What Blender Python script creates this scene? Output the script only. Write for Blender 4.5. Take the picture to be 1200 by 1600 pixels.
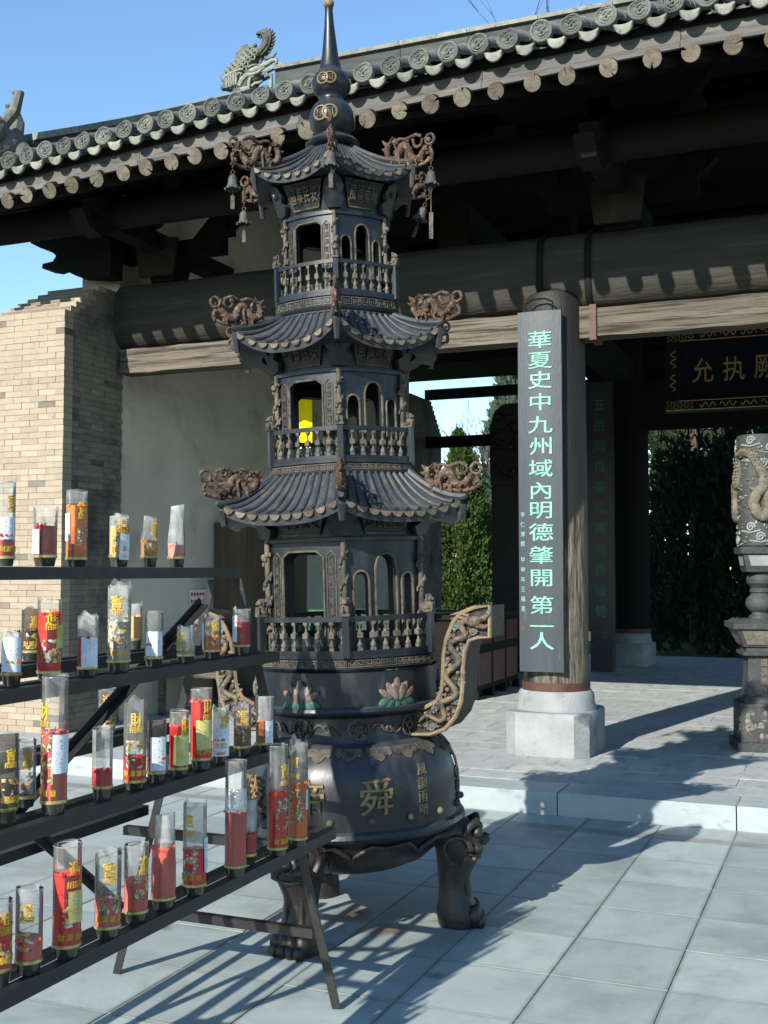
import bpy, bmesh, math, random
from math import sin, cos, pi, radians, sqrt, atan2
from mathutils import Matrix, Vector, Euler

for o in list(bpy.data.objects): bpy.data.objects.remove(o)
SC = bpy.context.scene
COL = SC.collection
rnd = random.Random(11)

# ------------------------------------------------------------------ camera, sky, sun, exposure
F_PX, EYE = 1770.0, 1.6
YAW, PITCH = math.atan2(730, F_PX * 1.0013), math.atan2(92, F_PX)
cd = bpy.data.cameras.new('camera'); cam = bpy.data.objects.new('camera', cd); COL.objects.link(cam)
cd.sensor_fit = 'VERTICAL'; cd.sensor_height = 24.0; cd.lens = 24.0 * F_PX / 1600.0
cd.clip_start, cd.clip_end = 0.05, 3000
cam.location = (0, 0, EYE); cam.rotation_euler = (pi / 2 + PITCH, 0, YAW)
SC.camera = cam
SUN_AZ, SUN_EL = radians(12.2), radians(29.4)          # light travels towards +Y, a little towards +X
W = bpy.data.worlds.new('World'); SC.world = W; W.use_nodes = True
nt = W.node_tree; nt.nodes.clear()
sky = nt.nodes.new('ShaderNodeTexSky'); sky.sky_type = 'NISHITA'; sky.sun_disc = False
sky.sun_elevation = SUN_EL; sky.sun_rotation = pi + SUN_AZ
sky.air_density = 1.15; sky.dust_density = 0.2; sky.ozone_density = 2.2; sky.altitude = 300
bgn = nt.nodes.new('ShaderNodeBackground'); bgn.inputs['Strength'].default_value = 0.125
out = nt.nodes.new('ShaderNodeOutputWorld')
wb = nt.nodes.new('ShaderNodeMix'); wb.data_type = 'RGBA'; wb.blend_type = 'MULTIPLY'; wb.inputs[0].default_value = 1.0; wb.inputs[7].default_value = (.82, .97, 1.05, 1)   # the camera's cool white balance
nt.links.new(sky.outputs[0], wb.inputs[6]); nt.links.new(wb.outputs[2], bgn.inputs[0]); nt.links.new(bgn.outputs[0], out.inputs[0])
sl = bpy.data.lights.new('sun', 'SUN'); sl.energy = 5.0; sl.angle = radians(0.5); sl.color = (1.0, 0.95, 0.86)
sun = bpy.data.objects.new('sun', sl); COL.objects.link(sun)
sun.rotation_euler = Vector((sin(SUN_AZ) * cos(SUN_EL), cos(SUN_AZ) * cos(SUN_EL), -sin(SUN_EL))).to_track_quat('-Z', 'Y').to_euler()
SC.view_settings.view_transform = 'Standard'; SC.view_settings.look = 'None'
SC.view_settings.exposure = 0.9; SC.view_settings.gamma = 1.0; SC.view_settings.use_curve_mapping = False
SC.render.engine = 'CYCLES'
SC.cycles.use_denoising = True
SC.cycles.max_bounces = 8; SC.cycles.transparent_max_bounces = 24; SC.cycles.diffuse_bounces = 3
SC.cycles.caustics_reflective = False; SC.cycles.caustics_refractive = False

# ------------------------------------------------------------------ materials
def mat(name, c1, c2=None, scale=4.0, rough=.7, bump=.25, bscale=40.0, jit=.12, spec=.3, metal=0.0, c3=None, c3scale=9.0,
        c3t=.6, stretch=(1, 1, 1), turn=False, dust=None, dustamt=.6, detail=5.0, dist=.02, c3w=.08, roughvar=.0):
    m = bpy.data.materials.new(name); m.use_nodes = True
    N, L = m.node_tree.nodes, m.node_tree.links
    b = N['Principled BSDF']
    tc = N.new('ShaderNodeTexCoord'); oi = N.new('ShaderNodeObjectInfo')
    mul = N.new('ShaderNodeMath'); mul.operation = 'MULTIPLY'; mul.inputs[1].default_value = 37.0; L.new(oi.outputs['Random'], mul.inputs[0])
    vec = tc.outputs['Object']
    if turn:
        vr = N.new('ShaderNodeVectorRotate'); vr.rotation_type = 'Z_AXIS'; L.new(vec, vr.inputs['Vector']); L.new(mul.outputs[0], vr.inputs['Angle']); vec = vr.outputs[0]
    vm = N.new('ShaderNodeVectorMath'); vm.operation = 'MULTIPLY'; vm.inputs[1].default_value = stretch; L.new(vec, vm.inputs[0])
    va = N.new('ShaderNodeVectorMath'); va.operation = 'ADD'; L.new(vm.outputs[0], va.inputs[0]); L.new(mul.outputs[0], va.inputs[1])
    def noise(s, det=detail, ro=.6):
        n = N.new('ShaderNodeTexNoise'); n.inputs['Scale'].default_value = s; n.inputs['Detail'].default_value = det; n.inputs['Roughness'].default_value = ro
        L.new(va.outputs[0], n.inputs['Vector']); return n.outputs['Fac']
    def ramp(fac, a, bb):
        r = N.new('ShaderNodeMapRange'); r.inputs['From Min'].default_value = a; r.inputs['From Max'].default_value = bb; r.interpolation_type = 'SMOOTHSTEP'
        L.new(fac, r.inputs['Value']); return r.outputs[0]
    def mix(fac, a, bb, bt='MIX'):
        x = N.new('ShaderNodeMix'); x.data_type = 'RGBA'; x.blend_type = bt
        for v, s in ((fac, x.inputs[0]), (a, x.inputs[6]), (bb, x.inputs[7])):
            if hasattr(v, 'links') or isinstance(v, bpy.types.NodeSocket): L.new(v, s)
            else: s.default_value = v if not isinstance(v, tuple) else (*v, 1)[:4]
        return x.outputs[2]
    c2 = c2 or tuple(x * .75 for x in c1)
    n1 = noise(scale)
    col = mix(ramp(n1, .32, .68), c1, c2)
    if c3: col = mix(ramp(noise(c3scale, 6, .65), c3t - c3w, c3t + c3w), col, c3)
    if dust:
        g = N.new('ShaderNodeNewGeometry'); sx = N.new('ShaderNodeSeparateXYZ'); L.new(g.outputs['Normal'], sx.inputs[0])
        d = ramp(sx.outputs[2], .25, 1.0)
        dm = N.new('ShaderNodeMath'); dm.operation = 'MULTIPLY'; L.new(d, dm.inputs[0])
        dn = N.new('ShaderNodeMath'); dn.operation = 'MULTIPLY'; dn.inputs[1].default_value = dustamt * 1.7; L.new(noise(14), dn.inputs[0]); L.new(dn.outputs[0], dm.inputs[1])
        col = mix(dm.outputs[0], col, dust)
    if jit:
        hv = N.new('ShaderNodeMapRange'); hv.inputs['To Min'].default_value = 1 - jit; hv.inputs['To Max'].default_value = 1 + jit
        L.new(oi.outputs['Random'], hv.inputs['Value'])
        vs = N.new('ShaderNodeVectorMath'); vs.operation = 'SCALE'; L.new(col, vs.inputs[0]); L.new(hv.outputs[0], vs.inputs['Scale']); col = vs.outputs[0]
    L.new(col, b.inputs['Base Color'])
    b.inputs['Roughness'].default_value = rough; b.inputs['Metallic'].default_value = metal
    b.inputs['Specular IOR Level'].default_value = spec
    if roughvar:
        rr = N.new('ShaderNodeMapRange'); rr.inputs['To Min'].default_value = max(0, rough - roughvar); rr.inputs['To Max'].default_value = min(1, rough + roughvar)
        L.new(noise(bscale * .4), rr.inputs['Value']); L.new(rr.outputs[0], b.inputs['Roughness'])
    if bump:
        bn = N.new('ShaderNodeBump'); bn.inputs['Strength'].default_value = bump; bn.inputs['Distance'].default_value = dist
        L.new(noise(bscale, 6), bn.inputs['Height']); L.new(bn.outputs[0], b.inputs['Normal'])
    return m

def edge_dirt(m, w, l):
    """grime that gathers along the edges of a slab w by l (its own corner is its origin)"""
    N, L = m.node_tree.nodes, m.node_tree.links; b = N['Principled BSDF']
    tc = N.new('ShaderNodeTexCoord'); sp = N.new('ShaderNodeSeparateXYZ'); L.new(tc.outputs['Object'], sp.inputs[0])
    def math_(op, a, c):
        n = N.new('ShaderNodeMath'); n.operation = op
        for v, i in ((a, 0), (c, 1)):
            if isinstance(v, (int, float)): n.inputs[i].default_value = v
            else: L.new(v, n.inputs[i])
        return n.outputs[0]
    d = math_('MINIMUM', math_('MINIMUM', sp.outputs[0], math_('SUBTRACT', w, sp.outputs[0])), math_('MINIMUM', sp.outputs[1], math_('SUBTRACT', l, sp.outputs[1])))
    g = N.new('ShaderNodeNewGeometry'); nz = N.new('ShaderNodeTexNoise'); nz.inputs['Scale'].default_value = 9; nz.inputs['Detail'].default_value = 6; L.new(g.outputs['Position'], nz.inputs['Vector'])
    n2 = N.new('ShaderNodeTexNoise'); n2.inputs['Scale'].default_value = 1.3; n2.inputs['Detail'].default_value = 7; n2.inputs['Roughness'].default_value = .65; L.new(g.outputs['Position'], n2.inputs['Vector'])
    mr = N.new('ShaderNodeMapRange'); mr.inputs['From Min'].default_value = .0; mr.inputs['From Max'].default_value = .02; mr.inputs['To Min'].default_value = .75; mr.inputs['To Max'].default_value = 0; L.new(d, mr.inputs['Value'])
    f = math_('MULTIPLY', mr.outputs[0], nz.outputs['Fac'])
    m2 = N.new('ShaderNodeMapRange'); m2.inputs['From Min'].default_value = .5; m2.inputs['From Max'].default_value = .75; m2.inputs['To Max'].default_value = .35; L.new(n2.outputs['Fac'], m2.inputs['Value'])
    f = math_('MAXIMUM', f, m2.outputs[0])
    x = N.new('ShaderNodeMix'); x.data_type = 'RGBA'; x.inputs[7].default_value = (.12, .12, .105, 1); L.new(f, x.inputs[0]); L.new(b.inputs['Base Color'].links[0].from_socket, x.inputs[6]); L.new(x.outputs[2], b.inputs['Base Color'])
M = {}
M['iron'] = mat('cast_iron', (.004, .006, .0098), (.0085, .0108, .015), 5, .38, .12, 45, .1, .45, c3=(.028, .027, .026), c3scale=11, c3t=.6, c3w=.1, stretch=(1, 1, .3), dust=(.072, .08, .088), dustamt=.5, roughvar=.18, dist=.008)
M['ironroof'] = mat('iron_roof', (.014, .0185, .024), (.025, .03, .034), 8, .52, .25, 50, .15, .38, c3=(.055, .047, .038), c3scale=14, c3t=.58, c3w=.1, dust=(.07, .075, .075), dustamt=.45, dist=.008)
M['trim'] = mat('worn_trim', (0.1148, 0.09459, 0.06312), (0.05164, 0.0459, 0.0373), 12, .65, .5, 60, .15, .3, c3=(0.02869, 0.02869, 0.02869), c3scale=24, c3t=.58, dist=.01)
M['gold'] = mat('worn_gold_paint', (0.189, 0.1312, 0.0525), (0.1155, 0.07875, 0.03675), 14, .5, .3, 70, .1, .4, c3=(0.04725, 0.03675, 0.02625), c3scale=22, c3t=.64)
M['reliefgold'] = mat('relief_gold', (.17, .125, .07), (.09, .07, .05), 14, .6, .5, 60, .15, .35, c3=(.04, .035, .03), c3scale=26, c3t=.55, dist=.01)
M['handleside'] = mat('handle_flank', (.02, .013, .010), (.012, .009, .008), 8, .5, .3, 40, .1, .35, c3=(.045, .028, .018), c3scale=12, c3t=.62)
M['ochre'] = mat('ochre_rim', (.2, .145, .08), (.13, .09, .055), 12, .6, .4, 60, .1, .35, c3=(.07, .05, .04), c3scale=20, c3t=.62, dist=.01)
M['rust'] = mat('rusty_iron', (0.0945, 0.0612, 0.0423), (0.0495, 0.0324, 0.0243), 22, .85, .9, 60, .2, .2, c3=(0.153, 0.1125, 0.081), c3scale=30, c3t=.58, dist=.015)
M['legiron'] = mat('leg_iron', (0.01214, 0.0104, 0.009537), (0.02384, 0.01734, 0.01214), 9, .45, .4, 45, .1, .45, c3=(0.06069, 0.03468, 0.02167), c3scale=12, c3t=.66, dist=.01, roughvar=.15)
M['balu'] = mat('baluster_paint', (0.1102, 0.1004, 0.07776), (0.0648, 0.06156, 0.05184), 20, .6, .4, 60, .25, .3, dist=.01)
M['cap'] = mat('eave_cap', (.085, .062, .042), (.14, .115, .08), 30, .7, .4, 60, .4, .3, c3=(.04, .042, .045), c3scale=20, c3t=.6, dist=.01)
M['petal'] = mat('lotus_petal', (.13, .085, .065), (.10, .058, .045), 25, .6, .3, 60, .25, .3, c3=(.17, .155, .13), c3scale=22, c3t=.54, dist=.01)
M['leaf_paint'] = mat('lotus_leaf_paint', (0.035, 0.105, 0.07), (0.0245, 0.07, 0.049), 20, .6, .3, 60, .2, .3, dist=.01)
M['blue'] = mat('cloud_paint', (.12, .16, .165), (.07, .1, .11), 30, .6, .3, 60, .2, .3, dist=.01)
M['slab'] = mat('marble_slab', (.285, .325, .312), (.252, .292, .284), 2.2, .5, .2, 22, .12, .4, c3=(.205, .25, .252), c3scale=3.2, c3t=.58, c3w=.16, stretch=(1, 1.7, 1), turn=True, roughvar=.15, dist=.005, detail=9)
edge_dirt(M['slab'], .462, .497)
edge_dirt(M['slab'], .462, .497)
M['kerb'] = mat('kerb_marble', (0.3247, 0.3507, 0.3507), (0.2468, 0.2858, 0.2955), 2.5, .5, .25, 25, .1, .35, c3=(0.1819, 0.2144, 0.2209), c3scale=6, c3t=.64, stretch=(1, 2, 2), dist=.006, detail=8)
M['slab2'] = mat('platform_slab', (.33, .345, .335), (.27, .29, .285), 3, .7, .3, 30, .07, .25, c3=(.21, .23, .23), c3scale=5, c3t=.6, c3w=.12, stretch=(2, 1, 1), dist=.005, detail=8)
M['joint'] = mat('joint_mortar', (.22, .22, .2), (.1, .1, .095), 8, .9, .3, 40, 0)
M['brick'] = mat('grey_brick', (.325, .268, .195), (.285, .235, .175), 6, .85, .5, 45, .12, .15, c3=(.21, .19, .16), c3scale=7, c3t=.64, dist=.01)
M['brickdark'] = mat('shade_dark_brick', (.2, .175, .14), (.14, .125, .105), 3, .85, .5, 45, .2, .15, c3=(.06, .06, .06), c3scale=2.2, c3t=.56, c3w=.12, dist=.01)  # darker brick with the side faces' shade painted in; also a few odd bricks
M['mortar'] = mat('lime_mortar', (.2, .17, .13), (.15, .13, .105), 8, .95, .4, 40, 0)
M['plaster'] = mat('old_plaster', (.56, .51, .43), (.46, .42, .355), .9, .9, .2, 18, 0, .1, c3=(.29, .26, .215), c3scale=1.4, c3t=.62, c3w=.14)
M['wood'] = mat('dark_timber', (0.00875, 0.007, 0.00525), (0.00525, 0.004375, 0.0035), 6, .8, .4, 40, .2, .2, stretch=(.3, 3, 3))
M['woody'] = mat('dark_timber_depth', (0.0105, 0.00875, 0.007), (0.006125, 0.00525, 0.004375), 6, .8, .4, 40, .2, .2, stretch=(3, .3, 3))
M['beam'] = mat('weathered_beam', (.05, .045, .035), (.03, .029, .024), 2.5, .8, .5, 22, .1, .2, c3=(.075, .055, .04), c3scale=4, c3t=.6, stretch=(.25, 3, 3), detail=8)
M['board'] = mat('sunbleached_board', (.155, .13, .1), (.085, .073, .058), 3.5, .85, .7, 20, .15, .15, c3=(.035, .031, .026), c3scale=6, c3t=.55, stretch=(.2, 6, 6), detail=10)
M['fascia'] = mat('fascia_wood', (.135, .128, .118), (.085, .08, .075), 4, .85, .5, 22, .12, .15, c3=(.05, .045, .04), c3scale=7, c3t=.6, stretch=(.3, 4, 4), detail=8)
M['endgrain'] = mat('rafter_end', (0.1645, 0.14, 0.105), (0.105, 0.0875, 0.0665), 14, .9, .5, 40, .25, .1, c3=(0.07, 0.0595, 0.0455), c3scale=25, c3t=.62)
M['clay'] = mat('roof_clay', (.125, .13, .118), (.078, .084, .078), 7, .85, .5, 40, .3, .2, c3=(.17, .17, .13), c3scale=12, c3t=.6)
M['claylight'] = mat('lichened_clay', (0.2268, 0.23, 0.1879), (0.1555, 0.1588, 0.1361), 9, .85, .5, 40, .2, .2, c3=(0.1037, 0.1037, 0.09072), c3scale=15, c3t=.6)
M['ridgeclay'] = mat('ridge_brick', (0.07905, 0.08432, 0.08169), (0.0527, 0.05534, 0.0527), 5, .85, .5, 40, .18, .2, stretch=(.5, 1, 3))
M['stone'] = mat('carved_stone', (0.248, 0.2635, 0.2604), (0.186, 0.1984, 0.1984), 4, .7, .3, 40, .05, .25, c3=(0.155, 0.1612, 0.1488), c3scale=6, c3t=.63)
M['stonegrey'] = mat('grey_stone', (0.04857, 0.0516, 0.05009), (0.03035, 0.03339, 0.03339), 6, .65, .4, 50, .08, .3, c3=(0.07286, 0.07286, 0.06376), c3scale=14, c3t=.62)
M['stonepale'] = mat('pale_relief', (0.1587, 0.1429, 0.1032), (0.1071, 0.0992, 0.07539), 12, .7, .4, 60, .1, .25, c3=(0.06349, 0.05952, 0.04762), c3scale=20, c3t=.62)
M['stele'] = mat('dark_stele', (0.018, 0.0174, 0.0156), (0.012, 0.012, 0.0108), 5, .6, .3, 30, 0, .3)
M['steel'] = mat('black_angle_steel', (0.00816, 0.00864, 0.0096), (0.01344, 0.01296, 0.01248), 12, .5, .3, 60, .15, .4, c3=(0.036, 0.024, 0.0168), c3scale=14, c3t=.7, dist=.005, roughvar=.15)
M['plaque'] = mat('plaque_lacquer', (.023, .03, .036), (.032, .040, .046), 2.5, .42, .12, 30, .05, .4, c3=(.052, .06, .066), c3scale=7, c3t=.66, stretch=(3, 3, .35), detail=8)
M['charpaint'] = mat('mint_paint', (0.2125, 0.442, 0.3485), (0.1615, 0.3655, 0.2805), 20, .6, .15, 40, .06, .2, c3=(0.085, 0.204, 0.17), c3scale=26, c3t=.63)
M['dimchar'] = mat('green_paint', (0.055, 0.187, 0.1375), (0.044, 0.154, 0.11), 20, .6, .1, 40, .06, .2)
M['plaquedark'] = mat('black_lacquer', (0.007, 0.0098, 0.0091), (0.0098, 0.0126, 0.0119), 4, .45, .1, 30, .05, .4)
M['nameboard'] = mat('navy_lacquer', (0.006, 0.007, 0.013), (0.009, 0.01, 0.017), 4, .4, .1, 30, .05, .4)
M['goldleaf'] = mat('gold_leaf', (0.495, 0.333, 0.126), (0.36, 0.243, 0.09), 20, .4, .2, 60, .05, .5)
M['redbrown'] = mat('oxide_paint', (0.091, 0.0385, 0.0315), (0.0595, 0.028, 0.0238), 8, .6, .2, 30, .1, .3)
M['darkred'] = mat('dark_red_paint', (.09, .018, .014), (.06, .014, .012), 6, .5, .1, 30, 0, .35)
M['glassgreen'] = mat('green_glass', (0.024, 0.048, 0.039), (0.03, 0.057, 0.048), 3, .1, 0, 10, 0, .5)
M['cupboardwood'] = mat('cupboard_wood', (.10, .075, .05), (.07, .05, .035), 4, .8, .3, 30, .1, .2, stretch=(2, 2, .3))
M['paneldim'] = mat('dark_panel', (.035, .031, .025), (.02, .018, .015), 6, .85, .4, 30, .1, .15)  # dark grey-brown tone of the bracket panels
M['bark'] = mat('bark', (.09, .07, .055), (.05, .04, .03), 12, .9, .6, 30, .1, .1, stretch=(2, 2, .4))
M['twig'] = mat('twig', (.11, .08, .075), (.07, .05, .05), 12, .9, 0, 30, .1, .1)
M['soil'] = mat('earth', (.12, .11, .085), (.08, .085, .055), .4, .95, .3, 8, 0, .1)
M['grassground'] = mat('lawn', (.07, .13, .03), (.05, .095, .025), 1.2, .95, .6, 40, 0, .1)
M['paper'] = mat('paper', (.62, .65, .7), (.52, .55, .6), 30, .9, .1, 40, .1, .1)
M['paperyellow'] = mat('yellow_paper', (.5, .48, .2), (.4, .36, .12), 30, .9, .1, 40, .1, .1)
M['pen'] = mat('faded_ink', (.36, .38, .43), None, 30, .9, 0, 40, 0, .1)
M['goldprint'] = mat('gold_print', (.62, .4, .04), (.5, .3, .03), 40, .45, 0, 40, .1, .4)
M['inkprint'] = mat('dark_print', (.04, .03, .025), None, 40, .6, 0, 40, 0, .2)
M['brass'] = mat('brass_foil', (.5, .4, .18), (.3, .22, .08), 30, .3, .2, 60, .1, .5, metal=.6)
M['cupglass'] = mat('dark_cup', (.05, .05, .035), (.025, .03, .02), 30, .12, 0, 60, .1, .6)
M['foil'] = mat('silver_foil', (.55, .56, .56), (.4, .41, .42), 40, .25, .5, 50, .1, .5, metal=.7)
M['banner'] = mat('yellow_cloth', (.85, .62, .0), (.75, .52, .0), 3, .8, .2, 20, 0, .2)
M['white'] = mat('white_card', (.7, .7, .7), None, 20, .8, 0, 20, 0, .2)
M['redprint'] = mat('red_print', (.5, .04, .03), None, 20, .8, 0, 20, 0, .2)
M['bellm'] = mat('bell_iron', (0.063, 0.0665, 0.063), (0.042, 0.0385, 0.035), 20, .6, .4, 50, .15, .4)
WAX = {}
for k, c in dict(red=(.82, .02, .012), crimson=(.52, .02, .03), rose=(.78, .13, .10), orange=(.9, .19, .01), amber=(.55, .17, .04), peach=(.82, .42, .14),
                 pink=(.72, .26, .22), cream=(.68, .46, .15), pale=(.45, .45, .38), brown=(.24, .09, .03)).items():
    WAX[k] = mat('wax_' + k, c, tuple(x * .72 for x in c), 14, .42, .15, 30, .08, .4, stretch=(1, 1, .3))
    WAX[k].node_tree.nodes['Principled BSDF'].inputs['Subsurface Weight'].default_value = .3
    WAX[k].node_tree.nodes['Principled BSDF'].inputs['Subsurface Radius'].default_value = (.02, .006, .004)

def glassmat(name, tint, cloud, cloudcol):
    m = bpy.data.materials.new(name); m.use_nodes = True
    N, L = m.node_tree.nodes, m.node_tree.links; N.clear()
    o = N.new('ShaderNodeOutputMaterial'); tr = N.new('ShaderNodeBsdfTransparent'); tr.inputs[0].default_value = (*tint, 1)
    gl = N.new('ShaderNodeBsdfGlossy'); gl.inputs['Roughness'].default_value = .12
    df = N.new('ShaderNodeBsdfDiffuse'); df.inputs[0].default_value = (*cloudcol, 1); tl = N.new('ShaderNodeBsdfTranslucent'); tl.inputs[0].default_value = (*cloudcol, 1)
    dm = N.new('ShaderNodeMixShader'); dm.inputs[0].default_value = .4; L.new(df.outputs[0], dm.inputs[1]); L.new(tl.outputs[0], dm.inputs[2])
    fr = N.new('ShaderNodeFresnel'); fr.inputs[0].default_value = 1.4
    tc = N.new('ShaderNodeTexCoord'); oi = N.new('ShaderNodeObjectInfo'); va = N.new('ShaderNodeVectorMath'); va.operation = 'ADD'
    L.new(tc.outputs['Object'], va.inputs[0]); L.new(oi.outputs['Random'], va.inputs[1])
    nz = N.new('ShaderNodeTexNoise'); nz.inputs['Scale'].default_value = 26; nz.inputs['Detail'].default_value = 6; L.new(va.outputs[0], nz.inputs['Vector'])
    sm = N.new('ShaderNodeVectorMath'); sm.operation = 'MULTIPLY'; sm.inputs[1].default_value = (60, 60, 9); L.new(va.outputs[0], sm.inputs[0])      # runs and smears down the film
    n2 = N.new('ShaderNodeTexNoise'); n2.inputs['Scale'].default_value = 1; n2.inputs['Detail'].default_value = 5; L.new(sm.outputs[0], n2.inputs['Vector'])
    av = N.new('ShaderNodeMath'); av.operation = 'ADD'; L.new(nz.outputs['Fac'], av.inputs[0]); L.new(n2.outputs['Fac'], av.inputs[1])
    mr = N.new('ShaderNodeMapRange'); mr.inputs['From Min'].default_value = .7; mr.inputs['From Max'].default_value = 1.4
    mr.inputs['To Min'].default_value = cloud * .45; mr.inputs['To Max'].default_value = min(.92, cloud * 1.8); L.new(av.outputs[0], mr.inputs['Value'])
    m1 = N.new('ShaderNodeMixShader'); L.new(mr.outputs[0], m1.inputs[0]); L.new(tr.outputs[0], m1.inputs[1]); L.new(dm.outputs[0], m1.inputs[2])
    m2 = N.new('ShaderNodeMixShader'); L.new(fr.outputs[0], m2.inputs[0]); L.new(m1.outputs[0], m2.inputs[1]); L.new(gl.outputs[0], m2.inputs[2])
    bp = N.new('ShaderNodeBump'); bp.inputs['Strength'].default_value = .4; bp.inputs['Distance'].default_value = .006; L.new(nz.outputs['Fac'], bp.inputs['Height'])
    L.new(bp.outputs[0], gl.inputs['Normal'])
    L.new(m2.outputs[0], o.inputs[0]); return m
M['glass'] = glassmat('clear_sleeve', (.97, .97, .96), .15, (.78, .78, .74))
M['milky'] = glassmat('milky_sleeve', (.95, .95, .93), .38, (.74, .75, .71))
M['filled'] = glassmat('wax_filled_sleeve', (.98, .98, .97), .045, (.7, .66, .6))
M['sooty'] = glassmat('sooty_sleeve', (.6, .57, .52), .3, (.2, .19, .17))

def printmat():
    m = bpy.data.materials.new('figure_print'); m.use_nodes = True
    N, L = m.node_tree.nodes, m.node_tree.links; b = N['Principled BSDF']
    tc = N.new('ShaderNodeTexCoord'); oi = N.new('ShaderNodeObjectInfo')
    va = N.new('ShaderNodeVectorMath'); va.operation = 'ADD'; L.new(tc.outputs['Object'], va.inputs[0]); L.new(oi.outputs['Random'], va.inputs[1])
    v = N.new('ShaderNodeTexVoronoi'); v.inputs['Scale'].default_value = 150; L.new(va.outputs[0], v.inputs['Vector'])
    s = N.new('ShaderNodeSeparateColor'); L.new(v.outputs['Color'], s.inputs[0])
    cr = N.new('ShaderNodeValToRGB'); cr.color_ramp.interpolation = 'CONSTANT'
    pal = [(0, (.5, .48, .45)), (.16, (.4, .24, .04)), (.36, (.05, .13, .06)), (.5, (.42, .3, .2)), (.62, (.28, .1, .04)), (.74, (.05, .05, .045)), (.86, (.12, .18, .26)), (.93, (.42, .3, .06))]
    while len(cr.color_ramp.elements) < len(pal): cr.color_ramp.elements.new(.5)
    for e, (p, c) in zip(cr.color_ramp.elements, pal): e.position = p; e.color = (*c, 1)
    L.new(s.outputs[0], cr.inputs[0]); L.new(cr.outputs[0], b.inputs['Base Color'])
    n = N.new('ShaderNodeTexNoise'); n.inputs['Scale'].default_value = 45; L.new(va.outputs[0], n.inputs['Vector'])
    g = N.new('ShaderNodeMath'); g.operation = 'GREATER_THAN'; g.inputs[1].default_value = .5; L.new(n.outputs['Fac'], g.inputs[0]); L.new(g.outputs[0], b.inputs['Alpha'])
    b.inputs['Roughness'].default_value = .5
    return m
M['figures'] = printmat()

def leafmat(name, c1, c2, tr=.25):
    m = bpy.data.materials.new(name); m.use_nodes = True
    N, L = m.node_tree.nodes, m.node_tree.links; b = N['Principled BSDF']
    tc = N.new('ShaderNodeTexCoord'); n = N.new('ShaderNodeTexNoise'); n.inputs['Scale'].default_value = 1.6; n.inputs['Detail'].default_value = 5
    L.new(tc.outputs['Object'], n.inputs['Vector'])
    x = N.new('ShaderNodeMix'); x.data_type = 'RGBA'; x.inputs[6].default_value = (*c1, 1); x.inputs[7].default_value = (*c2, 1); L.new(n.outputs['Fac'], x.inputs[0])
    L.new(x.outputs[2], b.inputs['Base Color']); b.inputs['Roughness'].default_value = .8; b.inputs['Specular IOR Level'].default_value = .15
    t = N.new('ShaderNodeBsdfTranslucent'); L.new(x.outputs[2], t.inputs[0]); ms = N.new('ShaderNodeMixShader'); ms.inputs[0].default_value = tr
    L.new(b.outputs[0], ms.inputs[1]); L.new(t.outputs[0], ms.inputs[2]); L.new(ms.outputs[0], N['Material Output'].inputs[0])
    return m
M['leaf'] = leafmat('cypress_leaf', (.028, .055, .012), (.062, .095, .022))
M['leafdark'] = leafmat('shaded_cypress_leaf', (.015, .026, .012), (.03, .045, .02), .12)  # darker copy of the cypress leaf, the gate's shade put into its colour
M['leafblue'] = leafmat('pine_leaf', (.05, .085, .06), (.07, .11, .075))

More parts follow.
